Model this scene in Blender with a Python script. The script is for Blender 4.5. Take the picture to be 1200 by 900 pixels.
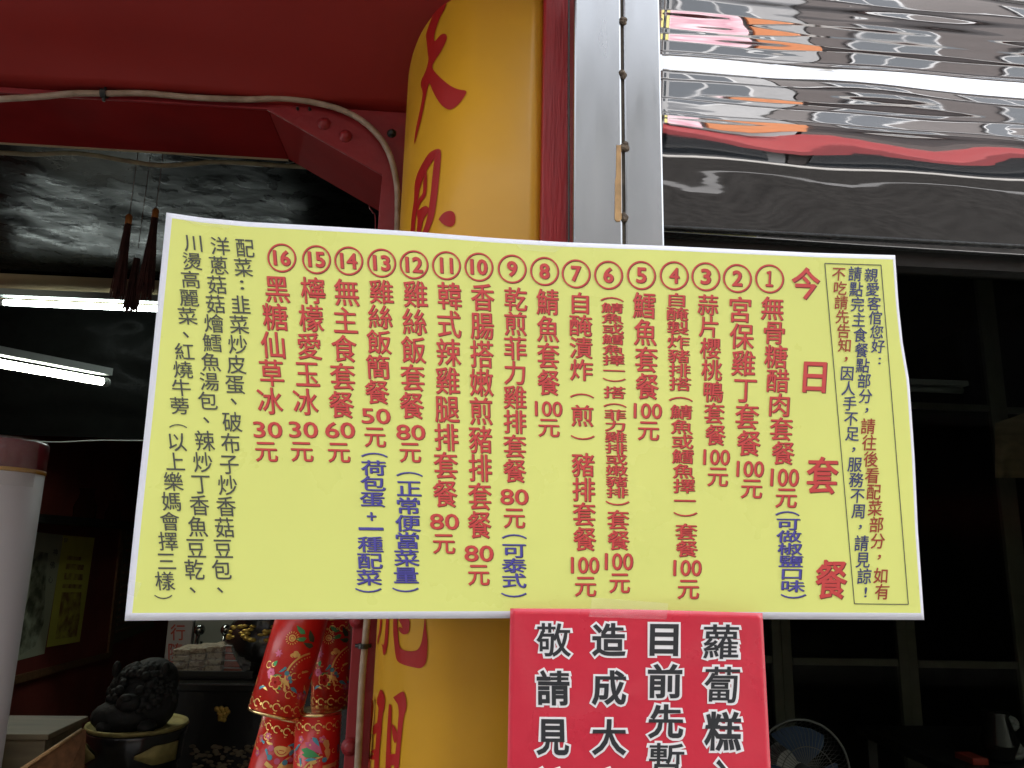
import bpy, bmesh, math, random
from mathutils import Vector, Matrix
from mathutils.geometry import tessellate_polygon
random.seed(7)
SC = bpy.context.scene
COL = SC.collection
for o in list(bpy.data.objects):
    bpy.data.objects.remove(o)

# ------------------------------------------------------------------ camera
FPX = 900.0                                   # focal length in pixels of a 1200 px wide picture
CAM = Vector((0.0, -0.93, 1.5))
_u = Vector((95, 4150, -900)).normalized()    # world up seen by the camera
_r = Vector((12500, -480, -900)); _r = (_r - _u * _r.dot(_u)).normalized()
_f = _u.cross(_r)
M3 = Matrix((_r, _f, _u))                     # camera axes -> world
cd = bpy.data.cameras.new('camera'); cam = bpy.data.objects.new('camera', cd); COL.objects.link(cam)
cam.matrix_world = Matrix.Translation(CAM) @ M3.to_4x4()
cd.sensor_fit = 'HORIZONTAL'; cd.sensor_width = 36; cd.lens = 36 * FPX / 1200
cd.clip_start = 0.02; cd.clip_end = 500
SC.camera = cam

# ------------------------------------------------------------------ light
SUN_EL, SUN_AZ = math.radians(56), math.radians(50)      # sun stands behind the shop, facade in open shade
w = bpy.data.worlds.new('World'); SC.world = w; w.use_nodes = True
nt = w.node_tree; bg = nt.nodes['Background']
sky = nt.nodes.new('ShaderNodeTexSky'); sky.sky_type = 'NISHITA'; sky.sun_disc = False
sky.sun_elevation = SUN_EL; sky.sun_rotation = SUN_AZ; sky.dust_density = 3.0; sky.air_density = 1.0; sky.ozone_density = 0.6
hs = nt.nodes.new('ShaderNodeHueSaturation'); hs.inputs['Saturation'].default_value = .2; hs.inputs['Value'].default_value = 1.1
nt.links.new(sky.outputs[0], hs.inputs['Color']); nt.links.new(hs.outputs[0], bg.inputs[0]); bg.inputs[1].default_value = 0.15
sl = bpy.data.lights.new('sun', 'SUN'); sl.energy = 3.2; sl.angle = math.radians(1.0); sl.color = (1, .95, .88)
so = bpy.data.objects.new('sun', sl); COL.objects.link(so)
sd = Vector((math.sin(SUN_AZ) * math.cos(SUN_EL), math.cos(SUN_AZ) * math.cos(SUN_EL), math.sin(SUN_EL)))
so.rotation_euler = sd.to_track_quat('Z', 'Y').to_euler(); so.location = (0, 0, 20)
vs = SC.view_settings; vs.view_transform = 'Standard'; vs.look = 'None'; vs.gamma = 1; vs.use_curve_mapping = False
vs.exposure = 2.32

# ------------------------------------------------------------------ projection helpers: picture point -> point on a real plane
def ray(px, py):
    return M3 @ Vector(((px - 600) / FPX, (450 - py) / FPX, -1))
def PY(px, py, Y):
    d = ray(px, py); return CAM + d * ((Y - CAM.y) / d.y)
def PX(px, py, X):
    d = ray(px, py); return CAM + d * ((X - CAM.x) / d.x)
def PZ(px, py, Z):
    d = ray(px, py); return CAM + d * ((Z - CAM.z) / d.z)

# ------------------------------------------------------------------ materials
def mat(name, col, rough=.5, metal=0., bump=0., bscale=30., var=0., vscale=6., coat=0., col2=None, spec=.5,
        emit=None, estr=0., trans=0., stretch=(1, 1, 1), detail=4., rvar=0., alpha=1., thr=None):
    m = bpy.data.materials.new(name); m.use_nodes = True
    n = m.node_tree.nodes; l = m.node_tree.links; b = n['Principled BSDF']
    b.inputs['Base Color'].default_value = (*col, 1); b.inputs['Roughness'].default_value = rough
    b.inputs['Metallic'].default_value = metal; b.inputs['Specular IOR Level'].default_value = spec
    b.inputs['Coat Weight'].default_value = coat; b.inputs['Coat Roughness'].default_value = .08
    b.inputs['Transmission Weight'].default_value = trans; b.inputs['Alpha'].default_value = alpha
    if emit: b.inputs['Emission Color'].default_value = (*emit, 1); b.inputs['Emission Strength'].default_value = estr
    if bump or var or col2 or rvar:
        tc = n.new('ShaderNodeTexCoord'); mp = n.new('ShaderNodeMapping'); mp.inputs['Scale'].default_value = stretch
        l.new(tc.outputs['Object'], mp.inputs[0])
    if var or col2:
        t = n.new('ShaderNodeTexNoise'); t.inputs['Scale'].default_value = vscale; t.inputs['Detail'].default_value = detail
        l.new(mp.outputs[0], t.inputs[0])
        r = n.new('ShaderNodeValToRGB'); a, c = r.color_ramp.elements
        lo, hi = thr or (.3, .7)
        a.position, c.position = lo, hi
        c2 = col2 or tuple(min(1, x * (1 + var)) for x in col)
        c1 = col if col2 else tuple(x * (1 - var) for x in col)
        a.color = (*c1, 1); c.color = (*c2, 1)
        l.new(t.outputs[0], r.inputs[0]); l.new(r.outputs[0], b.inputs['Base Color'])
    if rvar:
        t = n.new('ShaderNodeTexNoise'); t.inputs['Scale'].default_value = vscale * 2.3; t.inputs['Detail'].default_value = 6
        l.new(mp.outputs[0], t.inputs[0]); mr = n.new('ShaderNodeMapRange')
        mr.inputs['To Min'].default_value = max(0, rough - rvar); mr.inputs['To Max'].default_value = min(1, rough + rvar)
        mr.inputs['From Min'].default_value = .3; mr.inputs['From Max'].default_value = .7
        l.new(t.outputs[0], mr.inputs[0]); l.new(mr.outputs[0], b.inputs['Roughness'])
    if bump:
        t = n.new('ShaderNodeTexNoise'); t.inputs['Scale'].default_value = bscale; t.inputs['Detail'].default_value = 5
        l.new(mp.outputs[0], t.inputs[0]); bp = n.new('ShaderNodeBump'); bp.inputs['Strength'].default_value = bump
        bp.inputs['Distance'].default_value = .01
        l.new(t.outputs[0], bp.inputs['Height']); l.new(bp.outputs[0], b.inputs['Normal'])
    return m
M = {}
M['paper_white'] = mat('paper white', (.80, .81, .88), .38, var=.03, vscale=3, spec=.4)
M['paper_yellow'] = mat('yellow print', (.80, .845, .235), .3, var=.03, vscale=4, bump=.16, bscale=5, spec=.5, rvar=.06)
M['ink_red'] = mat('red ink', (.62, .065, .06), .5)
M['ink_red_dark'] = mat('maroon ink edge', (.20, .035, .035), .5)
M['ink_blue'] = mat('violet blue ink', (.085, .075, .36), .5)
M['ink_blue_dark'] = mat('dark blue ink edge', (.03, .04, .08), .5)
M['ink_navy'] = mat('navy ink', (.04, .05, .17), .5)
M['ink_brown'] = mat('brick red ink', (.36, .05, .03), .5)
M['ink_grey'] = mat('charcoal ink', (.075, .08, .07), .5)
M['ink_black'] = mat('black ink', (.025, .028, .032), .45)
M['ink_white'] = mat('white outline ink', (.88, .86, .86), .45)
M['paper_red'] = mat('red laminated sheet', (.62, .028, .055), .3, bump=.5, bscale=9, var=.06, vscale=5, coat=.3, rvar=.06)
M['tape'] = mat('clear tape', (.9, .9, .92), .14, bump=.9, bscale=45, alpha=.10, spec=.8)
M['red_paint'] = mat('dark red gloss paint', (.25, .020, .016), .38, spec=.3, bump=.10, bscale=9, var=.14, vscale=3, rvar=.06)
M['red_dull'] = mat('dull red paint', (.20, .012, .012), .8, spec=.05, bump=.1, bscale=20, var=.15, vscale=8)
M['red_steel'] = mat('red painted steel', (.22, .014, .018), .4, spec=.35, bump=.18, bscale=40, var=.15, vscale=12, rvar=.08)
M['red_trim'] = mat('red painted wood trim', (.34, .010, .013), .42, bump=.3, bscale=40, var=.18, vscale=10, stretch=(6, 6, .5))
M['yellow_paint'] = mat('ochre yellow enamel', (.60, .31, .018), .38, bump=.07, bscale=14, var=.08, vscale=5, rvar=.06, spec=.35, coat=.06)
M['brush_red'] = mat('painted red lettering', (.34, .008, .006), .45, spec=.25, var=.08, vscale=20)
M['steel'] = mat('brushed stainless steel', (.40, .41, .42), .22, metal=1, bump=.10, bscale=10, var=.14, vscale=11, stretch=(1, 1, .12), rvar=.08)
M['mirror'] = mat('polished stainless steel', (.52, .52, .535), .025, metal=1, bump=.03, bscale=2.6, stretch=(.35, 1, 3.0), rvar=.02, vscale=7)
M['weld'] = mat('rusty weld', (.16, .12, .08), .6, metal=.6, bump=.8, bscale=160, col2=(.05, .035, .025), vscale=120)
M['gap'] = mat('grimy joint', (.045, .038, .028), .8, col2=(.12, .10, .07), vscale=60)
M['oldtape'] = mat('aged brown tape', (.46, .28, .12), .6, var=.25, vscale=60)
M['conduit'] = mat('weathered plastic conduit', (.20, .135, .085), .5, bump=.4, bscale=60, col2=(.36, .27, .20), vscale=40)
M['darkmetal'] = mat('dark metal', (.04, .042, .04), .4, metal=.7, bump=.3, bscale=80)
M['blackgloss'] = mat('black wavy sheeting', (.003, .0033, .003), .3, bump=.6, bscale=9, rvar=.1, spec=.012)
M['black'] = mat('sooty black paint', (.014, .014, .012), .5, bump=.3, bscale=20)
M['darkwall'] = mat('dark wall', (.07, .072, .058), .7, var=.3, vscale=4, bump=.2)
M['redwall'] = mat('dark red wall', (.22, .045, .032), .55, var=.25, vscale=3, bump=.15)
M['beige'] = mat('beige beam', (.36, .29, .17), .7, var=.08)
M['fixture'] = mat('grey lamp housing', (.20, .22, .21), .5)
M['tube'] = mat('fluorescent tube', (.9, .95, .92), .4, emit=(.88, 1, .95), estr=9)
M['tube2'] = mat('warm fluorescent tube', (.9, .95, .92), .4, emit=(.97, 1, .84), estr=9)
M['tassel'] = mat('dusty maroon silk', (.075, .024, .018), .8, var=.3, vscale=40)
M['bead'] = mat('amber bead', (.62, .20, .04), .4)
M['cable'] = mat('dusty cable', (.14, .115, .06), .7, var=.3, vscale=40)
M['wood'] = mat('brown wood', (.20, .10, .045), .5, var=.3, vscale=8, stretch=(1, 8, 8), bump=.15)
M['ply'] = mat('olive plywood', (.16, .13, .075), .6, var=.25, vscale=6, stretch=(1, 7, 7))
M['offwhite'] = mat('off white plastic', (.60, .58, .58), .5, var=.06, vscale=3, bump=.1, bscale=5)
M['caprd'] = mat('maroon wrap', (.16, .010, .02), .35, bump=.2)
M['goldline'] = mat('ochre band', (.50, .26, .03), .5)
M['navy'] = mat('navy vinyl', (.035, .05, .085), .4, bump=.3, bscale=25)
M['paper_green'] = mat('pale green paper', (.46, .50, .35), .7, var=.08)
M['paper_talisman'] = mat('yellow paper', (.62, .60, .10), .7, var=.1)
M['print_grey'] = mat('grey green print', (.09, .10, .06), .8, col2=(.42, .46, .32), vscale=14, thr=(.38, .66))
M['print_brown'] = mat('brown print', (.24, .13, .03), .8, col2=(.60, .55, .09), vscale=16, thr=(.38, .66))
M['gold'] = mat('gold leaf', (.55, .38, .09), .42, metal=.85, bump=.35, bscale=60, var=.2, vscale=30)
M['oldgold'] = mat('dull old gilding', (.30, .25, .085), .6, metal=.5, bump=.3, bscale=60, var=.3, vscale=30)
M['goldprint'] = mat('gold foil print', (.80, .52, .16), .36, metal=.55, var=.15, vscale=40)
M['goldrim'] = mat('gold metal rim', (.75, .55, .25), .22, metal=1)
M['cracker'] = mat('red foil cylinder', (.55, .016, .009), .32, bump=.1, bscale=30, var=.08, vscale=14, coat=.2)
M['foil_teal'] = mat('teal foil print', (.08, .30, .38), .4, metal=.3)
M['foil_green'] = mat('green foil print', (.06, .30, .10), .4, metal=.3)
M['foil_pink'] = mat('pink foil print', (.60, .12, .22), .4, metal=.3)
M['foil_dark'] = mat('dark green foil', (.05, .09, .05), .4, metal=.3)
M['plaque'] = mat('plaque', (.34, .32, .31), .6, var=.05)
M['greypanel'] = mat('grey green panel', (.22, .23, .19), .6, var=.06)
M['chrome'] = mat('tarnished chrome', (.35, .36, .34), .15, metal=1)
M['packet'] = mat('printed joss packet', (.42, .36, .26), .5, col2=(.20, .13, .08), vscale=70, bump=.5, bscale=60, thr=(.5, .6))
M['packet_red'] = mat('packet edge red', (.35, .07, .04), .5)
M['plasticfilm'] = mat('crinkled plastic film', (.7, .7, .68), .12, bump=1., bscale=80, alpha=.16)
M['lion'] = mat('black stone', (.016, .017, .015), .68, spec=.3, bump=.5, bscale=50)
M['lacquer'] = mat('black lacquer', (.012, .011, .009), .25, bump=.1, var=.4, coat=.3)
M['olive'] = mat('olive painted frame', (.10, .105, .075), .55, var=.12, vscale=12)
M['fanwire'] = mat('fan guard wire', (.16, .16, .155), .4, metal=.6)
M['fanblade'] = mat('blue fan blade', (.035, .07, .16), .4, alpha=.85)
M['petal'] = mat('white petal', (.22, .23, .22), .7, var=.3, vscale=60)
M['yleaf'] = mat('yellow petal', (.50, .42, .04), .6)
M['redbox'] = mat('red box', (.34, .035, .02), .5)
M['concrete'] = mat('pavement concrete', (.20, .195, .185), .8, bump=.4, bscale=60, var=.15, vscale=5)
M['blackened_asphalt'] = mat('blackened asphalt', (.011, .0105, .010), .9, spec=.04, bump=.2, bscale=40, var=.3, vscale=9)  # shade put into the road colour so the hood's lower reflection stays dark
M['asphalt'] = mat('asphalt', (.05, .05, .052), .85, bump=.5, bscale=150, var=.2, vscale=3)
M['line'] = mat('road marking', (.05, .05, .05), .7, var=.08, vscale=20)
M['tile'] = mat('pale tiled facade', (.19, .19, .19), .45, var=.1, vscale=4)
M['tile2'] = mat('brown tiled facade', (.04, .030, .027), .5, var=.15, vscale=4)
M['dwin'] = mat('dark window glass', (.02, .025, .03), .08, spec=.8)
M['wframe'] = mat('white window frame', (.34, .34, .34), .4)
M['sg_yellow'] = mat('yellow signboard', (.5, .45, .17), .5, var=.1)
M['sg_pink'] = mat('pink signboard', (.36, .16, .21), .5, col2=(.6, .5, .52), vscale=2)
M['sg_orange'] = mat('orange signboard', (.34, .12, .04), .5, var=.1)
M['sg_red'] = mat('red signboard', (.65, .02, .03), .5, var=.1)
M['sg_green'] = mat('green signboard', (.1, .35, .12), .5, var=.1)
M['awn'] = mat('red awning cloth', (.11, .004, .006), .6, var=.08, bump=.2)
def glass():
    m = bpy.data.materials.new('window glass'); m.use_nodes = True
    n = m.node_tree.nodes; l = m.node_tree.links; n.remove(n['Principled BSDF'])
    t = n.new('ShaderNodeBsdfTransparent'); t.inputs[0].default_value = (.78, .80, .77, 1)
    g = n.new('ShaderNodeBsdfGlossy'); g.inputs['Roughness'].default_value = .02
    fr = n.new('ShaderNodeFresnel'); fr.inputs[0].default_value = 1.06
    x = n.new('ShaderNodeMixShader'); l.new(fr.outputs[0], x.inputs[0]); l.new(t.outputs[0], x.inputs[1]); l.new(g.outputs[0], x.inputs[2])
    l.new(x.outputs[0], n['Material Output'].inputs[0]); return m
M['glass'] = glass()

# ------------------------------------------------------------------ object helpers
def wloc(p):
    v = Vector((0, 0, 0))
    while p is not None:
        v += p.location; p = p.parent
    return v
def thing(name, label, cat, loc=(0, 0, 0), group=None):
    o = bpy.data.objects.new(name, None); COL.objects.link(o); o.location = loc; o.empty_display_size = .05
    o['label'] = label; o['category'] = cat
    if group: o['group'] = group
    return o
def tag(o, label, cat, group=None):
    o['label'] = label; o['category'] = cat
    if group: o['group'] = group
    return o
def new(name, vs_, fs, m, parent=None, smooth=False, mi=None):
    off = wloc(parent)
    me = bpy.data.meshes.new(name); me.from_pydata([tuple(Vector(v) - off) for v in vs_], [], fs)
    ms = m if isinstance(m, (list, tuple)) else [m]
    for q in ms: me.materials.append(M[q])
    if mi: me.polygons.foreach_set('material_index', mi)
    if smooth: me.polygons.foreach_set('use_smooth', [True] * len(me.polygons))
    me.update()
    o = bpy.data.objects.new(name, me); COL.objects.link(o)
    if parent: o.parent = parent
    return o
def struct(o): o['kind'] = 'structure'; return o
def stuff(o): o['kind'] = 'stuff'; return o
def bev(o, w_=.002, seg=2):
    b = o.modifiers.new('bevel', 'BEVEL'); b.width = w_; b.segments = seg; b.limit_method = 'ANGLE'; return o
def boxv(x0, x1, y0, y1, z0, z1):
    return [(x, y, z) for x in (x0, x1) for y in (y0, y1) for z in (z0, z1)]
BF = [(0, 1, 3, 2), (4, 6, 7, 5), (0, 4, 5, 1), (2, 3, 7, 6), (0, 2, 6, 4), (1, 5, 7, 3)]
def box(name, x0, x1, y0, y1, z0, z1, m, parent=None, b=0.):
    o = new(name, boxv(*sorted((x0, x1)), *sorted((y0, y1)), *sorted((z0, z1))), BF, m, parent)
    if b: bev(o, b)
    return o
def hexa(name, front, depth, m, parent=None, b=0.):
    """prism from a polygon of 3D points pushed along +Y by depth (list of points facing -Y)"""
    n = len(front); back = [Vector(p) + Vector((0, depth, 0)) for p in front]
    tris = tessellate_polygon([[Vector(p) for p in front]])
    fs = [tuple(t) for t in tris] + [tuple(n + i for i in reversed(t)) for t in tris]
    fs += [(i, n + i, n + (i + 1) % n, (i + 1) % n) for i in range(n)]
    o = new(name, list(map(Vector, front)) + back, fs, m, parent)
    fixn(o)
    if b: bev(o, b)
    return o
def fixn(o):
    bm = bmesh.new(); bm.from_mesh(o.data); bmesh.ops.recalc_face_normals(bm, faces=bm.faces); bm.to_mesh(o.data); bm.free(); return o
def catmull(pts, n=8):
    pts = [Vector(p) for p in pts]; out = []
    for i in range(len(pts) - 1):
        p0 = pts[max(i - 1, 0)]; p1 = pts[i]; p2 = pts[i + 1]; p3 = pts[min(i + 2, len(pts) - 1)]
        for k in range(n):
            t = k / n
            out.append(.5 * ((2 * p1) + (p2 - p0) * t + (2 * p0 - 5 * p1 + 4 * p2 - p3) * t * t + (3 * p1 - p0 - 3 * p2 + p3) * t ** 3))
    out.append(pts[-1]); return out
def tubev(pts, r, n=10, cap=True):
    pts = [Vector(p) for p in pts]; V = []; F = []
    up = Vector((0, 0, 1)); prev = None
    for i, p in enumerate(pts):
        t = (pts[min(i + 1, len(pts) - 1)] - pts[max(i - 1, 0)]).normalized()
        if prev is None:
            a = t.orthogonal().normalized()
        else:
            a = (prev - t * prev.dot(t)).normalized()
        prev = a; b = t.cross(a)
        rr = r[i] if isinstance(r, (list, tuple)) else r
        for k in range(n):
            an = 2 * math.pi * k / n
            V.append(p + (a * math.cos(an) + b * math.sin(an)) * rr)
    for i in range(len(pts) - 1):
        for k in range(n):
            F.append((i * n + k, i * n + (k + 1) % n, (i + 1) * n + (k + 1) % n, (i + 1) * n + k))
    if cap:
        F.append(tuple(reversed(range(n)))); F.append(tuple((len(pts) - 1) * n + k for k in range(n)))
    return V, F
def tube(name, pts, r, m, parent=None, n=10):
    V, F = tubev(pts, r, n); return new(name, V, F, m, parent, smooth=True)
def merge(lst):
    V = []; F = []
    for v, f in lst:
        k = len(V); V += list(v); F += [tuple(i + k for i in q) for q in f]
    return V, F
def lathev(c, prof, n=32, axis=None):
    c = Vector(c); V = []; F = []
    for (r, z) in prof:
        for k in range(n):
            a = 2 * math.pi * k / n; V.append(c + Vector((r * math.cos(a), r * math.sin(a), z)))
    for i in range(len(prof) - 1):
        for k in range(n):
            F.append((i * n + k, i * n + (k + 1) % n, (i + 1) * n + (k + 1) % n, (i + 1) * n + k))
    F.append(tuple(reversed(range(n)))); F.append(tuple((len(prof) - 1) * n + k for k in range(n)))
    return V, F
def lathe(name, c, prof, m, parent=None, n=32):
    V, F = lathev(c, prof, n); return new(name, V, F, m, parent, smooth=True)
def ballv(c, r, seg=10, rings=7, sc=(1, 1, 1)):
    prof = [(max(1e-5, math.sin(math.pi * i / rings)) * r, -math.cos(math.pi * i / rings) * r) for i in range(rings + 1)]
    V, F = lathev((0, 0, 0), prof, seg)
    return [Vector(c) + Vector((v.x * sc[0], v.y * sc[1], v.z * sc[2])) for v in V], F
def ball(name, c, r, m, parent=None, sc=(1, 1, 1), seg=14, rings=9):
    V, F = ballv(c, r, seg, rings, sc); return new(name, V, F, m, parent, smooth=True)

# ------------------------------------------------------------------ glyph outlines
_gc = {}
_fc = bpy.data.curves.new('glyph', 'FONT'); _fo = bpy.data.objects.new('glyph', _fc); COL.objects.link(_fo)
_fc.resolution_u = 3; _fc.fill_mode = 'FRONT'
def glyph0(s):
    if s not in _gc:
        _fc.body = s; bpy.context.view_layer.update()
        me = bpy.data.meshes.new_from_object(_fo.evaluated_get(bpy.context.evaluated_depsgraph_get()))
        bm = bmesh.new(); bm.from_mesh(me); bmesh.ops.remove_doubles(bm, verts=bm.verts, dist=1e-5)
        bm.verts.index_update()
        V = [(v.co.x, v.co.y) for v in bm.verts]; F = []
        for p in bm.faces:
            i = [v.index for v in p.verts]
            ar = sum(V[i[k]][0] * V[i[(k + 1) % len(i)]][1] - V[i[(k + 1) % len(i)]][0] * V[i[k]][1] for k in range(len(i)))
            F.append(tuple(i) if ar > 0 else tuple(reversed(i)))
        bm.free(); bpy.data.meshes.remove(me)
        E = {(f[k], f[(k + 1) % len(f)]) for f in F for k in range(len(f))}
        _gc[s] = (V, F, [e for e in E if (e[1], e[0]) not in E])
    return _gc[s]
_gb = {}
def glyph(s, off=0.):
    """outline of a string, thickened by off em; vertices are (x, y, tiny extra lift)"""
    k = (s, off)
    if k in _gb: return _gb[k]
    V, F, E = glyph0(s)
    out = [(x, y, 0.) for x, y in V]; fs = list(F)
    if off > 0:
        nrm = {}
        for a, b in sorted(E):
            dx, dy = V[b][0] - V[a][0], V[b][1] - V[a][1]; l = math.hypot(dx, dy) or 1e-9
            for q in (a, b): nrm.setdefault(q, []).append((dy / l, -dx / l))
        mit = {}
        for q, ns in nrm.items():
            mx = sum(n[0] for n in ns) / len(ns); my = sum(n[1] for n in ns) / len(ns); l = max(math.hypot(mx, my), 1e-6)
            k2 = min(1 / l, 1.35); mit[q] = (mx / l * k2 * off, my / l * k2 * off)
        for j, (a, b) in enumerate(sorted(E)):
            z = (1 + j % 7) * 1.1e-5; n0 = len(out); A, B = V[a], V[b]
            out += [(A[0], A[1], z), (A[0] + mit[a][0], A[1] + mit[a][1], z), (B[0] + mit[b][0], B[1] + mit[b][1], z), (B[0], B[1], z)]
            fs.append((n0, n0 + 1, n0 + 2, n0 + 3))
    _gb[k] = (out, fs); return _gb[k]
def lerp(a, b, t): return a + (b - a) * t
def pw(tab, t):
    for (a, x), (b, y) in zip(tab, tab[1:]):
        if t <= b or (b, y) == tab[-1]:
            return x + (y - x) * (t - a) / (b - a)
# ================================================================== THE MENU POSTER
XC, ZC = 0.0, 1.70
def sheetY(x, z):
    u = (x + .05) / .45
    return -.006 - .004 * math.sin(5.2 * x + 1.0 + 1.5 * z) - .003 * math.sin(11 * x - 4 * z) - .010 * max(0, u - .55) ** 2 - .006 * max(0, -u - .6)
def S(px, py, lift=0.):
    Y = -.006; d = ray(px, py)
    for _ in range(5):
        p = CAM + d * ((Y - CAM.y) / d.y); Y = sheetY(p.x, p.z)
    p = CAM + d * ((Y - lift - CAM.y) / d.y); return p
TOP = [(195, 249), (240, 255.5), (290, 260), (380, 265), (480, 271), (580, 279), (665, 284), (777, 288), (860, 292), (960, 296.5), (1049, 299)]
BOT = [(146, 727.5), (380, 725.5), (600, 724.5), (895, 725.5), (1083, 726.5)]
LEF = [(249, 195), (360, 184), (480, 172), (600, 159), (727.5, 146)]
RIG = [(299, 1049), (357, 1053), (403, 1058), (446, 1065.5), (510, 1070), (540, 1072), (620, 1075.6), (726.5, 1083)]
def sheetpx(u, v):                  # u left-right, v top-bottom
    xt = lerp(195, 1049, u); xb = lerp(146, 1083, u); yl = lerp(249, 727.5, v); yr = lerp(299, 726.5, v)
    T = Vector((xt, pw(TOP, xt))); B = Vector((xb, pw(BOT, xb))); L = Vector((pw(LEF, yl), yl)); R = Vector((pw(RIG, yr), yr))
    c = [Vector((195, 249)), Vector((1049, 299)), Vector((146, 727.5)), Vector((1083, 726.5))]
    bl = (c[0] * (1 - u) + c[1] * u) * (1 - v) + (c[2] * (1 - u) + c[3] * u) * v
    return T * (1 - v) + B * v + L * (1 - u) + R * u - bl
poster = thing('menu_poster', 'large yellow laminated menu poster with white border and red and blue Chinese lettering', 'menu poster', S(615, 727))
us = [0, .0085] + [.0085 + (.9965 - .0085) * i / 48 for i in range(1, 48)] + [.9965, 1]
vs_ = [0, .012] + [.012 + (.981 - .012) * i / 30 for i in range(1, 30)] + [.981, 1]
V = [S(*sheetpx(u, v)) for v in vs_ for u in us]; F = []; MI = []
nu = len(us)
for j in range(len(vs_) - 1):
    for i in range(nu - 1):
        F.append((j * nu + i, (j + 1) * nu + i, (j + 1) * nu + i + 1, j * nu + i + 1))
        MI.append(0 if i in (0, nu - 2) or j in (0, len(vs_) - 2) else 1)
sh = new('sheet', V, F, ['paper_white', 'paper_yellow'], poster, True, MI)
mo = sh.modifiers.new('solid', 'SOLIDIFY'); mo.thickness = .0006; mo.offset = -1

def hslope(y): return .056 * (1 - (y - 275) / 450)
def put(chars, cx, cy, w_, h_, off, fit, lift, dx=0, dy=0, Sf=S, sl=None):
    """one string, its em box (or its own outline when fit) laid over a w x h cell centred at (cx, cy)"""
    gv, gf = glyph(chars, off)
    if not gv: return [], []
    if fit:
        x0 = min(v[0] for v in gv); x1 = max(v[0] for v in gv); y0 = min(v[1] for v in gv); y1 = max(v[1] for v in gv)
        x1 = max(x1, x0 + 1e-4); y1 = max(y1, y0 + 1e-4)
    else: x0, x1, y0, y1 = 0, 1, -.12, .88
    out = []
    k = hslope(cy) if sl is None else sl
    lean = -(cx - 690) / 4300.
    for a, b, zl in gv:
        ux = ((a - x0) / (x1 - x0) - .5) * w_; uy = (.5 - (b - y0) / (y1 - y0)) * h_
        out.append(Sf(cx + ux - lean * uy * -1 + dx, cy + uy + ux * k + dy, lift + zl))
    return out, gf
COLR = {'r': ('ink_red', 'ink_red_dark', .011), 'b': ('ink_blue', 'ink_blue_dark', .009), 'k': ('ink_grey', None, .006),
        'n': ('ink_navy', None, .012), 'm': ('ink_brown', None, .012), 'T': ('ink_red', 'ink_red_dark', .012)}
def line(xt, yt, xb, yb, segs, parent=poster):
    """a vertical line of text; its centre runs from (xt, yt) to (xb, yb). seg: (kind, colour, text, y0, y1, width)"""
    main = {}; edge = {}
    fx = lambda y: lerp(xt, xb, (y - yt) / (yb - yt))
    for kind, c, txt, y0, y1, w_ in segs:
        off = COLR[c][2]
        cells = []
        if kind == 'c':
            n = len(txt); p = (y1 - y0) / n
            for i, ch in enumerate(txt): cells.append((ch, y0 + p * (i + .5), w_, p * 1.02, 0, off))
        else:
            cells.append((txt, (y0 + y1) / 2, w_, y1 - y0, 1, off if txt[0] not in '︵︶' else .0))
        for ch, cy, ww, hh, fit, of in cells:
            o2 = of
            if len(ch) > 1: o2 = .012
            main.setdefault(c, []).append(put(ch, fx(cy), cy, ww, hh, o2, fit, .0008))
            if COLR[c][1]: edge.setdefault(c, []).append(put(ch, fx(cy), cy, ww, hh, o2 + (.003 if not fit else 0), fit, .0004, .7, .7))
    L = []; mi = []; names = []
    for d, k in ((edge, 1), (main, 0)):
        for c in d:
            nm = COLR[c][k]
            if nm not in names: names.append(nm)
            for v, f in d[c]: L.append((v, f)); mi += [names.index(nm)] * len(f)
    V, F = merge(L)
    return new('text_line', V, F, names, parent, False, mi)
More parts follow.
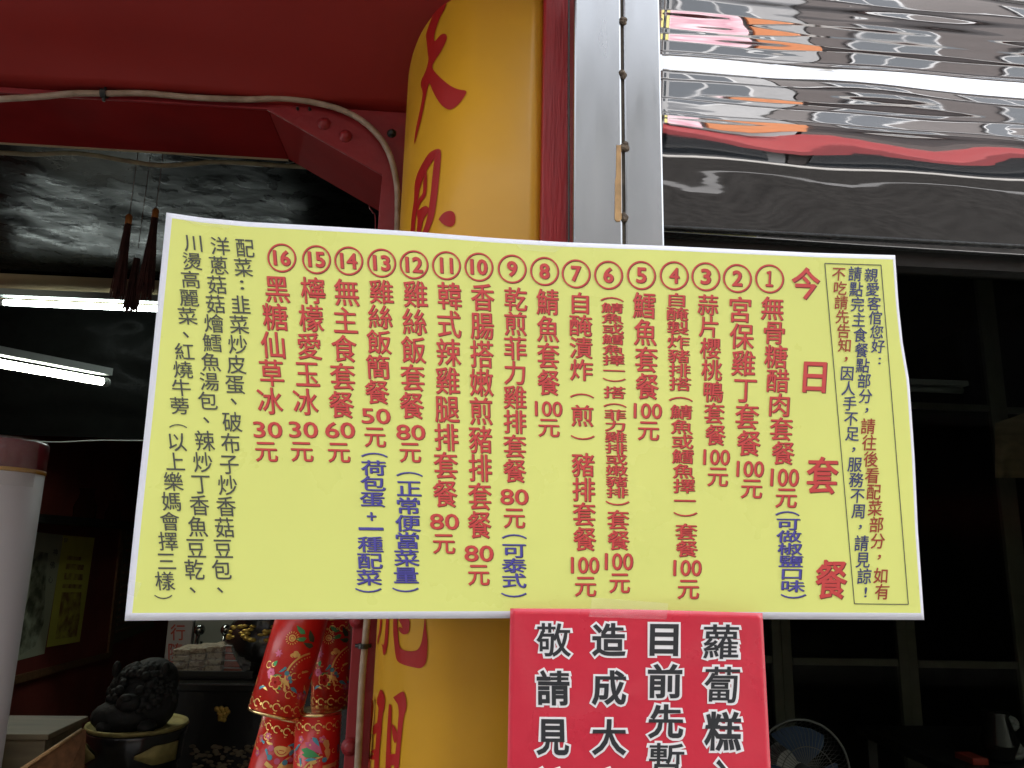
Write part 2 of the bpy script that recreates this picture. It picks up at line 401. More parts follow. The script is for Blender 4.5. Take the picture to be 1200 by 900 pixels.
LN = [
 ((905, 360, 929.5, 698), [('c','r','無骨糖醋肉套餐',347,545,28),('n','r','100',549,570,33),('n','r','元',572.5,595,25),('n','b','︵',599,604,28),('c','b','可做椒鹽口味',606.5,694,30),('n','b','︶',696,701,30)]),
 ((867, 362, 880.6, 573), [('c','r','宮保雞丁套餐',347,535,29),('n','r','100',540,559,32),('n','r','元',562,584,25)]),
 ((829.5, 357, 841, 559), [('c','r','蒜片櫻桃鴨套餐',344.5,522.5,25),('n','r','100',526.5,545,31),('n','r','元',548,570,24)]),
 ((792.8, 351, 806.5, 690), [('c','r','自醃製炸豬排搭',343,458,27),('n','r','︵',465,470,28),('c','r','鯖魚或鱈魚擇一',474,595.5,27),('n','r','︶',600,605,28),('c','r','套餐',613,653,27),('n','r','100',656,675,33),('n','r','元',679.5,702,25)]),
 ((755, 357, 759.8, 505), [('c','r','鱈魚套餐',342,468.5,28),('n','r','100',472.5,490.5,33),('n','r','元',494,516,25)]),
 ((717, 350, 726, 684), [('n','r','︵',348,353,27),('c','r','鯖魚或鱈魚擇一',354.6,440.5,27),('n','r','︶',443,447,27),('c','r','搭',452.5,467,27),('n','r','︵',472.5,477,27),('c','r','菲力雞排或嫩豬排',479.5,583.5,27),('n','r','︶',587,592,28),('c','r','套餐',597,645,27),('n','r','100',648,668,33),('n','r','元',672,695,24)]),
 ((679.6, 355, 686, 688), [('c','r','自醃漬炸',342,446.5,28),('n','r','︵',461,466,28),('c','r','煎',474,500,28),('n','r','︶',510,515,28),('c','r','豬排套餐',530,646,28),('n','r','100',652.5,672,33),('n','r','元',676,699,25)]),
 ((641.5, 353, 643, 500), [('c','r','鯖魚套餐',338,464,27),('n','r','100',470,488,32),('n','r','元',491,512,25)]),
 ((604, 350, 602, 697), [('c','r','乾煎菲力雞排套餐',336,566,28),('n','r','80',573,591.5,33),('n','r','元',596,619,25),('n','b','︵',626,631,29),('c','b','可泰式',636,689,30),('n','b','︶',694.5,699.5,30)]),
 ((565.3, 348, 560.8, 675), [('c','r','香腸搭嫩煎豬排套餐',331.5,631.5,28.5),('n','r','80',639,658,34),('n','r','元',662,686,25)]),
 ((526.7, 346.5, 520, 639), [('c','r','韓式辣雞腿排套餐',330,595,29.5),('n','r','80',602,620.5,34),('n','r','元',626,649,26)]),
 ((486.7, 344, 475, 691), [('c','r','雞絲飯套餐',328,491.5,29.5),('n','r','80',497.5,515.5,34),('n','r','元',519,542,25),('n','b','︵',553,558,31),('c','b','正常便當菜量',562,684,31),('n','b','︶',688.5,693.5,31)]),
 ((446.7, 342, 431.5, 691), [('c','r','雞絲飯簡餐',327,474,29.5),('n','r','50',478.5,496.5,34),('n','r','元',501,524,25),('n','b','︵',530.5,535.5,31),('c','b','荷包蛋',539,594,31),('n','b','+',600,610,11),('n','b','一',618,621,29),('c','b','種配菜',628,686,31),('n','b','︶',689,694,31)]),
 ((406, 342, 397, 531), [('c','r','無主食套餐',326,490.5,30.5),('n','r','60',494.5,513.5,35),('n','r','元',519,542,26)]),
 ((366.7, 340, 353.5, 530), [('c','r','檸檬愛玉冰',324,487,30),('n','r','30',494,513,34),('n','r','元',518,541,26)]),
 ((324.5, 338.6, 311.8, 530), [('c','r','黑糖仙草冰',322,486,30.5),('n','r','30',494,513,34),('n','r','元',518,541,26)]),
 ((286.8, 290.7, 258, 691), [('c','k','配菜',279,325,23),('n','k',':',328.5,339.5,4.5),('c','k','韭菜炒皮蛋',345.5,462,24),('n','k','、',466.5,474.5,7),('c','k','破布子炒香菇豆包',482,680,24),('n','k','、',688,695,7)]),
 ((258, 288.5, 225.8, 691), [('c','k','洋蔥菇菇燴鱈魚湯包',277,481,24),('n','k','、',488.5,496,7),('c','k','辣炒丁香魚豆乾',504,680,24),('n','k','、',688,695,7)]),
 ((227, 285, 191.5, 699), [('c','k','川燙高麗菜',274,381,24),('n','k','、',388.5,396,7),('c','k','紅燒牛蒡',401.5,486,24),('n','k','︵',497,501.5,21),('c','k','以上樂媽會擇三樣',506,692.5,24),('n','k','︶',697,702,21)]),
 ((1021, 322, 1031, 424), [('c','n','親愛客倌您好',314,414,16.5),('n','n',':',419,427,3)]),
 ((1002, 321, 1033.8, 693), [('c','n','請點完主食餐點部分',312,473,16.5),('n','n','，',478,484,4),('c','m','請往後看配菜部分',490,643.5,17.5),('n','m','，',650,656,4),('c','m','如有',665,703,18)]),
 ((983, 321, 1014.5, 694), [('c','m','不吃請先告知',312.5,413,16.5),('n','m','，',418,424,4),('c','n','因人手不足',428.5,517,17),('n','n','，',524,530,4),('c','n','服務不周',535,608,17.5),('n','n','，',615,620.5,4),('c','n','請見諒',627,685,17.5),('n','n','!',688,700,3)]),
]
for (a, segs) in LN: line(*a, segs)
# title characters
tl = []; te = []
for ch, x, y, w_, h_ in (('今', 944, 332, 33, 38), ('日', 954.6, 442, 27, 36), ('套', 963.5, 557, 37, 44), ('餐', 974, 679, 37, 46)):
    te = put(ch, x, y, w_, h_, .022, 1, .0004, .9, .9); tm = put(ch, x, y, w_, h_, .018, 1, .0008)
    V, F = merge([te, tm]); new('title_character', V, F, ['ink_red_dark', 'ink_red'], poster, False, [0] * len(te[1]) + [1] * len(tm[1]))
# circled numbers
def ringv(cx, cy, r0, r1, lift, dx=0, dy=0, n=40):
    V = []; F = []
    for k in range(n):
        a = 2 * math.pi * k / n
        for r in (r0, r1): V.append(S(cx + dx + r * math.cos(a), cy + dy + r * math.sin(a) + r * math.cos(a) * .03, lift))
        F.append((2 * k, 2 * k + 1, (2 * k + 3) % (2 * n), (2 * k + 2) % (2 * n)))
    return V, F
for s, x, y in (('1', 901.7, 326.5), ('2', 864, 326), ('3', 827, 324), ('4', 790, 322.8), ('5', 751.5, 322.5), ('6', 713, 322.2), ('7', 675, 320.7), ('8', 638, 317.7),
                ('9', 600, 315), ('10', 561, 312.7), ('11', 523, 311), ('12', 485, 310), ('13', 447, 308), ('14', 408.5, 305.5), ('15', 370.7, 304), ('16', 330, 302)):
    w_ = 12 if len(s) == 1 else 20
    if s == '1': w_ = 7
    if s == '11': w_ = 15
    a = ringv(x, y, 15.0, 16.8, .0008); b = ringv(x, y, 15.0, 16.8, .0004, .7, .8)
    bo = .022 if s == '1' else .03
    if s == '1': s = '１'; w_ = 8.5
    c = put(s, x, y, w_, 18.5, bo, 1, .0008); d = put(s, x, y, w_, 18.5, bo, 1, .0004, .9, .8)
    V, F = merge([b, d, a, c]); n1 = len(b[1]) + len(d[1])
    new('circled_number', V, F, ['ink_red_dark', 'ink_red'], poster, False, [0] * n1 + [1] * (len(F) - n1))
# thin frame round the notice at the right
fr = [(966.6, 308.6), (1032.5, 310.7), (1064.5, 708.3), (1001.3, 707.6)]
V = []; F = []
for i in range(4):
    a = Vector(fr[i]); b = Vector(fr[(i + 1) % 4]); t = (b - a).normalized() * .5; nn = Vector((-t.y, t.x)); k0 = len(V); N = 24
    for k in range(N + 1):
        p = a.lerp(b, k / N); V += [S(p.x + nn.x, p.y + nn.y, .0008), S(p.x - nn.x, p.y - nn.y, .0008)]
    F += [(k0 + 2 * k, k0 + 2 * k + 1, k0 + 2 * k + 3, k0 + 2 * k + 2) for k in range(N)]
new('notice_border', V, F, 'ink_grey', poster)

# ================================================================== RED NOTICE taped under it
def redY(x, z):
    return -.0165 - .0025 * math.sin(14 * x + 9 * z) - .0018 * math.sin(23 * x - 17 * z + 1)
def SR(px, py, lift=0.):
    Y = -.017; d = ray(px, py)
    for _ in range(4):
        p = CAM + d * ((Y - CAM.y) / d.y); Y = redY(p.x, p.z)
    return CAM + d * ((Y - lift - CAM.y) / d.y)
red = thing('red_notice', 'red notice sheet with black and white outlined characters taped under the yellow poster', 'notice', SR(748, 1130))
V = []; F = []; NX, NZ = 44, 60
for j in range(NZ + 1):
    v = j / NZ; py = lerp(0, 1, v)
    for i in range(NX + 1):
        u = i / NX
        x = lerp(lerp(598, 590, v), lerp(893.5, 916, v), u); y = lerp(lerp(713, 718.5, u) - 1.5 * math.sin(u * math.pi), 1140, v)
        V.append(SR(x, y))
for j in range(NZ):
    for i in range(NX): F.append((j * (NX + 1) + i, (j + 1) * (NX + 1) + i, (j + 1) * (NX + 1) + i + 1, j * (NX + 1) + i + 1))
rs = new('sheet', V, F, 'paper_red', red, True); mo = rs.modifiers.new('solid', 'SOLIDIFY'); mo.thickness = .0005; mo.offset = -1
for (xt, yt, xb, yb, cells) in (
    (845, 752, 848.5, 910, (('蘿', 752, 45, 44), ('蔔', 802.5, 45, 46), ('糕', 857, 47, 50), ('入', 911, 44, 46))),
    (778.3, 750, 782, 935, (('目', 750, 37, 41), ('前', 798, 44, 44), ('先', 845.5, 45, 44), ('暫', 892, 45, 46), ('停', 940, 45, 46))),
    (713.5, 750, 714, 921, (('造', 749.8, 43, 43), ('成', 806, 44, 45), ('大', 864, 44, 46), ('家', 922, 44, 46))),
    (648.8, 750, 647, 921, (('敬', 750, 44, 43), ('請', 806, 42, 45), ('見', 864, 42, 46), ('諒', 922, 44, 46)))):
    A = []; B = []
    for ch, y, w_, h_ in cells:
        x = lerp(xt, xb, (y - yt) / (yb - yt))
        bo = .014 if ch in '蘿蔔暫敬' else .028
        gx = put(ch, x, y, w_ - 3.5, h_ - 3.5, bo, 1, .0009, Sf=SR, sl=.01)
        # white contour: same outline grown, laid beneath
        g0, _ = glyph(ch, bo); g1, f1 = glyph(ch, bo + .06)
        x0 = min(v[0] for v in g0); x1 = max(v[0] for v in g0); y0 = min(v[1] for v in g0); y1 = max(v[1] for v in g0)
        kx = (w_ - 3.5) / (x1 - x0); ky = (h_ - 3.5) / (y1 - y0)
        ww = [SR(x + (a - (x0 + x1) / 2) * kx, y - (b - (y0 + y1) / 2) * ky + (a - (x0 + x1) / 2) * kx * .01, .0005 + zl) for a, b, zl in g1]
        A.append((ww, f1)); B.append(gx)
    V, F = merge(A + B); n1 = sum(len(f) for v, f in A)
    new('text_line', V, F, ['ink_white', 'ink_black'], red, False, [0] * n1 + [1] * (len(F) - n1))
def tape(pts, label, Sf, lift, m='tape'):
    (a, b, c, d) = pts; V = []; F = []; N = 10
    for j in range(N + 1):
        for i in range(N + 1):
            u, v = i / N, j / N
            x = lerp(lerp(a[0], b[0], u), lerp(d[0], c[0], u), v); y = lerp(lerp(a[1], b[1], u), lerp(d[1], c[1], u), v)
            V.append(Sf(x, y, lift + .0006 * random.random()))
    for j in range(N):
        for i in range(N): F.append((j * (N + 1) + i, (j + 1) * (N + 1) + i, (j + 1) * (N + 1) + i + 1, j * (N + 1) + i + 1))
    return tag(new('clear_tape', V, F, m, None, True), label, 'tape', 'clear tape strips')
tape([(694, 700), (783, 707), (781, 726), (690, 723)], 'crinkled clear tape joining the red notice to the yellow poster', SR, .0035)
tape([(600, 283), (668, 284), (650, 296), (612, 293)], 'clear tape on the top edge of the poster over the red trim', S, .0016)
tape([(205, 253), (272, 259), (268, 268), (224, 262)], 'clear tape at the top left corner of the yellow poster', S, .0016)
tape([(150, 680), (166, 683), (160, 700), (149, 696)], 'small clear tape on the lower left edge of the yellow poster', S, .0016)

# ================================================================== PILLAR
YF, YC = .30, .10             # door frame plane, pillar front plane
EA, EB = .118, .165            # rounded left corner of the pillar
def minratio(XL):
    return min((XL + EA - EA * math.cos(t) - CAM.x) / (YC + EB - EB * math.sin(t) - CAM.y) for t in [math.pi / 2 * i / 200 for i in range(201)])
def xl_at(px, py):
    d = ray(px, py); q = d.x / d.y; lo, hi = -.5, .2
    for _ in range(50):
        mid = (lo + hi) / 2
        if minratio(mid) < q: lo = mid
        else: hi = mid
    return lo
XL = xl_at(470, 240)
XR = (PY(634.5, 140, YC)).x
def colS(px, py, lift=0.):
    d = ray(px, py); q = d.x / d.y
    xr = lambda Y: CAM.x + q * (Y - CAM.y)
    if xr(YC) >= XL + EA: Y = YC; nrm = Vector((0, -1, 0))
    else:
        f = lambda Y: xr(Y) - (XL + EA - EA * math.sqrt(max(0, 1 - ((YC + EB - Y) / EB) ** 2)))
        lo = YC; hi = None
        for i in range(1, 60):
            Y = YC + EB * i / 60
            if f(Y) >= 0: hi = Y; break
        if hi is None: hi = lo = YC + (YF - YC) * .5
        else: lo = hi - EB / 60
        for _ in range(20):
            mid = (lo + hi) / 2
            if f(mid) >= 0: hi = mid
            else: lo = mid
        Y = hi; t = math.asin(min(1, (YC + EB - Y) / EB)); nrm = Vector((-math.cos(t) / EA, -math.sin(t) / EB, 0)).normalized()
    p = CAM + d * ((Y - CAM.y) / d.y); return p + nrm * lift
ZT = 3.4
pil = thing('painted_pillar', 'ochre yellow pillar with rounded left corner and red brush written characters', 'pillar', (XL + EA, YC + .1, 0))
prof = [(XL + EA - EA * math.cos(math.pi / 2 * i / 24), YC + EB - EB * math.sin(math.pi / 2 * i / 24)) for i in range(25)] + [(lerp(XL + EA, XR, k / 5), YC) for k in range(1, 6)]
prof = [(XL, YF + .1), (XL, YF)] + prof; n = len(prof); V = [(x, y, 0) for x, y in prof] + [(x, y, ZT) for x, y in prof]
F = [(i, i + 1, n + i + 1, n + i) for i in range(n - 1)]
o = new('shaft', V, F, 'yellow_paint', pil, True); mo = o.modifiers.new('solid', 'SOLIDIFY'); mo.thickness = .004; mo.offset = -1
def brush(polys, sc_, ox, oy, name='painted_character'):
    L = []
    for poly in polys:
        pts = catmull([Vector((ox + x / sc_, oy + y / sc_, 0)) for x, y in poly] + [Vector((ox + poly[0][0] / sc_, oy + poly[0][1] / sc_, 0))], 3)[:-1]
        tr = tessellate_polygon([pts]); bm = bmesh.new(); vv = [bm.verts.new(p) for p in pts]
        for t in tr:
            try: bm.faces.new([vv[i] for i in t])
            except ValueError: pass
        for _ in range(4):
            es = [e for e in bm.edges if e.calc_length() > 7]
            if not es: break
            bmesh.ops.subdivide_edges(bm, edges=es, cuts=1, use_grid_fill=False)
            bmesh.ops.triangulate(bm, faces=[f for f in bm.faces if len(f.verts) > 3])
        bm.verts.index_update()
        L.append(([colS(v.co.x, v.co.y, .0012) for v in bm.verts], [tuple(v.index for v in f.verts) for f in bm.faces])); bm.free()
    V, F = merge(L); return fixn(new(name, V, F, 'brush_red', pil))
brush([[(345,-30),(375,-30),(368,25),(350,60),(335,100),(328,135),(332,145),(350,125),(365,120),(372,130),(368,150),(350,185),(330,215),(322,240),(345,270),(380,300),(410,315),(440,322),(430,345),(410,370),(385,386),(365,380),(345,360),(325,325),(312,295),(305,310),(295,360),(285,410),(272,460),(258,508),(265,450),(278,390),(288,330),(282,305),(283,285),(292,265),(302,240),(308,210),(305,180),(302,150),(300,125),(308,95),(322,55)]], 3, 400, 0)
brush([[(330,527),(345,525),(352,540),(348,600),(340,680),(332,740),(322,780),(300,830),(285,830),(300,780),(308,740),(315,690),(320,640),(325,590),(328,560),(318,575),(300,605),(285,640),(275,680),(268,730),(262,780),(258,830),(246,830),(250,760),(258,700),(260,650),(270,610),(290,570),(310,540)],
       [(300,600),(303,620),(302,660),(298,690),(280,715),(272,740),(285,730),(300,725),(310,740),(290,775),(278,830),(266,830),(270,780),(267,740),(274,700),(288,680),(290,640)],
       [(343,772),(360,750),(385,742),(400,755),(400,785),(385,798),(360,790)]], 3, 400, 0)
brush([[(310,-15),(332,-15),(332,60),(335,100),(340,160),(350,195),(380,212),(430,214),(455,200),(470,170),(480,120),(487,60),(490,25),(495,25),(500,90),(507,160),(505,230),(498,280),(482,305),(460,315),(420,308),(370,295),(335,275),(322,240),(315,180),(308,100)],
       [(340,35),(360,20),(400,28),(402,80),(395,108),(370,117),(350,105),(338,85),(346,72),(362,80),(356,60)],
       [(268,15),(282,15),(280,100),(275,170),(262,230),(250,235),(245,190),(238,170),(252,180),(258,140),(262,90)],
       [(232,30),(241,32),(235,100),(225,140),(215,178),(217,140),(226,100)]], 5, 400, 720)
brush([[(183,490),(195,520),(190,600),(182,700),(175,800),(170,960),(160,960),(168,780),(175,650),(180,560)],
       [(215,490),(235,440),(258,480),(258,540),(245,600),(238,700),(228,800),(218,960),(193,960),(203,800),(210,700),(218,600),(222,550),(214,520)],
       [(176,800),(212,790),(209,845),(174,848),(176,828),(196,818)],[(190,655),(217,635),(212,690),(188,700)],
       [(283,525),(298,540),(297,640),(293,760),(290,960),(263,960),(268,780),(275,640)],
       [(308,485),(330,470),(360,452),(375,465),(385,520),(382,560),(370,600),(360,680),(350,780),(333,960),(310,960),(320,820),(330,720),(335,640),(340,580),(335,530),(320,505)],
       [(288,820),(326,820),(322,875),(286,880)],[(300,640),(318,660),(331,700),(322,750),(310,740),(302,690)]], 5, 400, 720)
# red trim strip at the right side of the pillar
XR2 = PY(667, 140, YC - .012).x
o = box('red_trim_strip', XR, XR2, YC - .012, YF + .08, 0, ZT, 'red_trim', None, .003)
tag(o, 'dark red painted trim strip between the yellow pillar and the steel posts', 'trim')

# ================================================================== STEEL POSTS
post = thing('steel_post', 'welded pair of stainless steel posts with grimy centre joint right of the pillar', 'steel post', (PY(725, 200, .02).x, .06, 0))
xa, xb_, xc_ = PY(672, 140, .02).x, PY(730.2, 140, .02).x, PY(776, 140, .02).x
box('backing_strip', XR2 + .0005, xa + .004, .03, .12, 0, ZT, 'gap', post)
box('post_tube', xa + .0005, xb_ - .0016, .02, .11, 0, ZT, 'steel', post, .003)
box('post_tube', xb_ + .0016, xc_, .02, .11, 0, ZT, 'steel', post, .003)
box('joint', xb_ - .003, xb_ + .003, .023, .10, 0, ZT - .01, 'gap', post)
tube('wire', [PY(666.5, y, .025) for y in (-60, 60, 135, 141, 200, 290, 420)], .0013, 'darkmetal', post, 6)
for (x, y, r) in ((731, 25, 5.5), (730, 87, 6.5), (731.5, 172, 6), (731, 255, 5.5)):
    L = []
    c = PY(x, y, .021)
    for k in range(5):
        L.append(ballv(c + Vector((random.uniform(-.003, .003), 0, random.uniform(-.004, .004))), r / 900 * (.6 + .25 * random.random()), 10, 6, (1, .6, 1)))
    V, F = merge(L); new('weld_bead', V, F, 'weld', post, True)
V = [PY(x, y, .0188) for x, y in ((722.5, 170), (728, 170), (728.5, 256), (727, 259), (723, 259.5), (720.5, 257), (721, 212), (722, 206))]
hexa('old_tape', V, .0008, 'oldtape', post)

# ================================================================== DOOR FRAME (red painted steel) and soffit above it
fr_ = thing('door_frame', 'dark red painted steel door frame with bolted corner gusset', 'door frame', PY(440, 900, YF) * 1.0)
XJL = PY(424, 560, YF).x          # opening's right edge
XF_R = XL + .012
ztop = PY(200, 107, YF).z; zin = PY(160, 121, YF).z
XLW = -1.6
dg0 = PY(313, 128, YF); dg1 = PY(448, 205, YF); zin = dg0.z
RD = .17
# front flange: lintel, corner gusset, jamb (one outline)
f_ = [Vector((XLW, YF, ztop)), Vector((XLW, YF, zin)), Vector((dg0.x, YF, zin)), Vector((dg1.x, YF, dg1.z)), Vector((XJL, YF, dg1.z - .06)), Vector((XJL, YF, 0)), Vector((XF_R, YF, 0)), Vector((XF_R, YF, ztop))]
hexa('front_flange', f_, .006, 'red_steel', fr_, .002)
def quad_slab(name, a, b, dep, th, m, parent, nrm):
    """slab whose front edge runs a-b, goes dep back in +Y, th thick along nrm"""
    a, b, nrm = Vector(a), Vector(b), Vector(nrm)
    D = Vector((0, dep, 0)); V = [a, b, b + D, a + D, a + nrm * th, b + nrm * th, b + D + nrm * th, a + D + nrm * th]
    o = new(name, V, [(0, 1, 2, 3), (4, 7, 6, 5), (0, 4, 5, 1), (1, 5, 6, 2), (2, 6, 7, 3), (3, 7, 4, 0)], m, parent); return fixn(o)
Y6 = YF + .0062
quad_slab('lintel_underside', (XLW, Y6, zin + .001), (dg0.x, Y6, zin + .001), RD, .01, 'red_dull', fr_, (0, 0, 1))
quad_slab('corner_underside', (dg0.x + .001, Y6, zin + .001), (dg1.x, Y6, dg1.z + .001), RD, .008, 'red_dull', fr_, (.4, 0, 1))
quad_slab('jamb_reveal', (XJL + .002, Y6, dg1.z - .05), (XJL + .002, Y6, 0), RD, .008, 'red_dull', fr_, (1, 0, 0))
box('rear_lip', XLW, dg0.x, Y6 + RD, Y6 + RD + .003, zin - .002, zin + .05, 'beige', fr_)
def bolt(px, py, r, m='red_steel', Y=YF):
    c = PY(px, py, Y); V, F = lathev((0, 0, 0), [(r * 1.35, 0), (r * 1.35, .0015), (r, .002), (r * .95, .005), (r * .5, .0075), (r * .05, .008)], 18)
    V = [c + Vector((v.x, -v.z, v.y)) for v in V]; return fixn(new('bolt', V, F, m, fr_, True))
for (x, y, r) in ((380, 145, .0085), (405, 159.5, .0085), (410, 875, .0095), (419, 727, .009), (430, 330, .0085), (424, 560, .009)): bolt(x, y, r)
bolt(459, 156.5, .006, 'darkmetal'); bolt(349, 128, .002, 'darkmetal'); bolt(363, 128.5, .002, 'darkmetal')
# soffit
pc = colS(515, 2)
m_ = (pc.z - ztop) / (YF - pc.y)
YS = -.25
sof = hexa('soffit', [Vector((XLW - .6, YF - .0005, ztop)), Vector((XR, YF - .0005, ztop)), Vector((XR, YS, ztop + m_ * (YF - YS))), Vector((XLW - .6, YS, ztop + m_ * (YF - YS)))], 0.0, 'red_paint')
bpy.data.objects.remove(sof)
V = []; F = []; NX, NY = 80, 24
for j in range(NY + 1):
    for i in range(NX + 1):
        x = lerp(XLW - .9, XR, i / NX); y = lerp(YF + .004, YS, j / NY)
        z = ztop + m_ * (YF - y)
        t = j / NY
        z += .006 * math.exp(-((x + .55 + .1 * t) / .22) ** 2) * math.sin(min(1, t * 5) * math.pi) + .003 * math.sin(9 * x) * t
        V.append((x, y, z))
for j in range(NY):
    for i in range(NX): F.append((j * (NX + 1) + i, j * (NX + 1) + i + 1, (j + 1) * (NX + 1) + i + 1, (j + 1) * (NX + 1) + i))
so_ = struct(new('ceiling', V, F, 'red_paint', None, True)); mo = so_.modifiers.new('solid', 'SOLIDIFY'); mo.thickness = .012; mo.offset = 1

# conduit
cond = thing('conduit', 'weathered brown flexible conduit running along the red lintel and down the jamb', 'conduit', PY(425, 900, YF - .01))
yc_ = YF - .011
pts = [PY(x, y, yc_) for x, y in ((-120, 118), (-40, 117.5), (0, 116), (50, 113), (85, 109.5), (122, 109.5), (170, 109.5), (230, 114.5), (290, 116.5), (330, 115.5), (362, 119), (398, 128), (425, 142), (444, 160), (456, 180), (463, 205), (466, 235), (464, 300), (455, 430), (443, 570), (430, 728), (424, 800), (419, 900), (409, 1050))]
tube('pipe', catmull(pts, 6), .0052, 'conduit', cond, 12)
for x, y, ax in ((122, 109.5, 'x'), (425.5, 757, 'z')):
    c = PY(x, y, yc_); d = Vector((.0045, 0, 0)) if ax == 'x' else Vector((0, 0, .0035))
    V, F = tubev([c - d, c + d], .0082, 14); new('clip', V, F, 'darkmetal', cond)
    if ax == 'x': tube('clip_foot', [c + Vector((0, .002, .012)), c + Vector((0, .002, -.013))], .003, 'darkmetal', cond, 6)
    else: tube('clip_foot', [c + Vector((-.012, .002, 0)), c + Vector((.012, .002, 0))], .003, 'darkmetal', cond, 6)
# thin cable behind lintel
o = tube('sagging_cable', catmull([PY(x, y, YF + RD + .03) for x, y in ((-150, 172), (0, 179), (40, 181), (80, 179.5), (110, 182), (150, 189), (190, 194), (225, 192), (260, 190), (345, 195), (430, 200))], 6), .0045, 'cable', None, 8)
tag(o, 'dusty brown cable sagging just behind the red lintel', 'cable')
o = tube('thin_wire', catmull([PY(x, y, YF + RD + .05) for x, y in ((200, 180), (240, 186), (300, 195), (345, 190))], 6), .001, 'fixture', None, 6)
tag(o, 'thin grey wire hanging beside the sagging cable behind the lintel', 'wire')
pts = [PY(x, y, YF + RD + .01) for x, y in ((434, 236), (433, 243), (437, 249), (440, 256), (439, 300))]
tag(tube('thin_wire', catmull(pts, 5), .0012, 'red_steel', None, 6), 'thin red wire curling at the inner corner of the door frame', 'wire')
# ================================================================== STAINLESS HOOD with mirror finish, roller rails
hood = thing('shutter_hood', 'mirror polished stainless steel shutter hood with wavy reflections', 'shutter hood', (xc_ + .3, .1, 1.9))
z0 = PY(1000, 283, .12).z
HX0, HX1 = xc_ + .0005, 2.0
prof_px = [(283, 28), (262, 27), (245, 26.5), (225, 26), (208, 25.5), (196, 22), (188, 18), (178, 16), (165, 15), (155, 13.5), (147, 10), (140, 3), (134, 2), (126, 9.5), (112, 12), (101, 7), (95, -2), (86, -4), (80, -1), (74, 9), (60, 14), (45, 15.5), (30, 14), (16, 12), (4, 10), (-20, 5), (-120, 6)]
YH = .20; prof = []
# march up the rays of the middle column so that the wall of the hood has these downward tilts
y = YH; z = PY(990, 283, YH).z; N = 300; prof.append((y, z)); ptab = [(-p, a + ((1.5 * math.sin(p / 2.1) + 1.2 * math.sin(p / 4.7 + 1)) if 0 < p < 150 else 0)) for p, a in [(q / 2, pw([(-P_, A_) for P_, A_ in prof_px], -q / 2)) for q in range(566, -241, -2)]]
for k in range(1, N + 1):
    py = lerp(283, -120, k / N); d = ray(990, py); tn = math.tan(math.radians(pw(ptab, -py))); sl_ = d.z / d.y
    # next point: y' = y - tn*dz and z' = CAM.z + sl_*(y' - CAM.y)
    z2 = (CAM.z + sl_ * (y + tn * z - CAM.y)) / (1 + sl_ * tn); y = y - tn * (z2 - z); z = z2; prof.append((y, z))
z0 = prof[0][1]
NXh = 40; V = []; F = []
for k, (y, z) in enumerate(prof):
    for i in range(NXh + 1):
        x = lerp(HX0, HX1, i / NXh)
        V.append((x, y + .0012 * math.sin(7 * x + 11 * z) + .0007 * math.sin(9 * x + 5) * math.sin(31 * z) + .0003 * math.sin(21 * x + 60 * z), z - .012 * (x - HX0)))
for k in range(N):
    for i in range(NXh): F.append((k * (NXh + 1) + i, k * (NXh + 1) + i + 1, (k + 1) * (NXh + 1) + i + 1, (k + 1) * (NXh + 1) + i))
hp = new('panel', V, F, 'mirror', hood, True); mo = hp.modifiers.new('solid', 'SOLIDIFY'); mo.thickness = .002; mo.offset = -1
yb = prof[0][0]
def rail(py0, py1, Yp, m, name='rail', x0=None, x1=1.6):
    a = PY(780, py0, Yp); b = PY(780, py1, Yp); x0 = x0 or HX0
    o = box(name, x0, x1, Yp, Yp + .04, b.z, a.z, m, None, .002); return o
def top(o, l, c='rail', g='rails under the shutter hood'): return tag(o, l, c, g)
top(rail(263.5, 267.5, YH - .012, 'darkmetal'), 'dark upper metal rail directly under the mirror hood')
top(rail(275, 278, YH + .02, 'darkmetal'), 'thin second metal rail below the mirror hood')
top(rail(291, 293.5, YH + .06, 'darkmetal'), 'lowest thin metal rail showing right of the yellow poster top')
box('backplate', HX0, HX1, YH + .025, YH + .07, PY(780, 290, YH).z, z0 + .02, 'black', hood)

# shop window glass with head and sill
win = thing('shop_window', 'large dark glass pane of the shop below the shutter hood', 'shop window', (.9, .26, 0))
zg = PY(780, 293, YH + .06).z
box('pane', XR2 + .01, 2.6, .255, .261, .12, zg - .005, 'glass', win)
box('sill', XR2 + .01, 2.6, .22, .30, 0, .12, 'steel', win, .003)
box('head', XR2 + .01, 2.6, .24, .30, zg - .004, zg + .05, 'black', win)

# ================================================================== ROOMS (shell)
RB = 6.2
struct(box('wall_left', -2.42, -2.3, .47, RB, 0, 3.3, 'redwall'))
struct(box('wall_back', -2.3, 4.0, RB, RB + .1, 0, 3.3, 'darkwall'))
struct(box('wall_right', 4.0, 4.1, .3, RB, 0, 3.3, 'darkwall'))
px_div = XL + .05
struct(box('wall_dividing', px_div, px_div + .08, .42, RB, 0, 3.3, 'darkwall'))
struct(box('floor', -2.42, 4.1, .05, RB, -.05, .03, 'darkwall'))
struct(box('roof_slab', -3.5, 4.2, .32, RB + .1, 3.3, 3.5, 'concrete'))
struct(box('wall_upper', -3.5, XLW + .02, .36, .6, 0, 3.3, 'tile'))
struct(box('wall_above', -3.5, 4.2, .2, .33, ztop + m_ * .3 + .02, 14, 'tile'))
struct(box('wall_above_window', HX0 + .01, 4.2, .21, .33, z0 + .06, 3.4, 'darkwall'))
struct(box('wall_over_lintel', -2.42, XL, YF + .02, YF + .05, zin + .03, 3.3, 'darkwall'))
struct(box('wall_right_front', 2.6, 4.2, .1, .32, 0, 3.4, 'tile'))

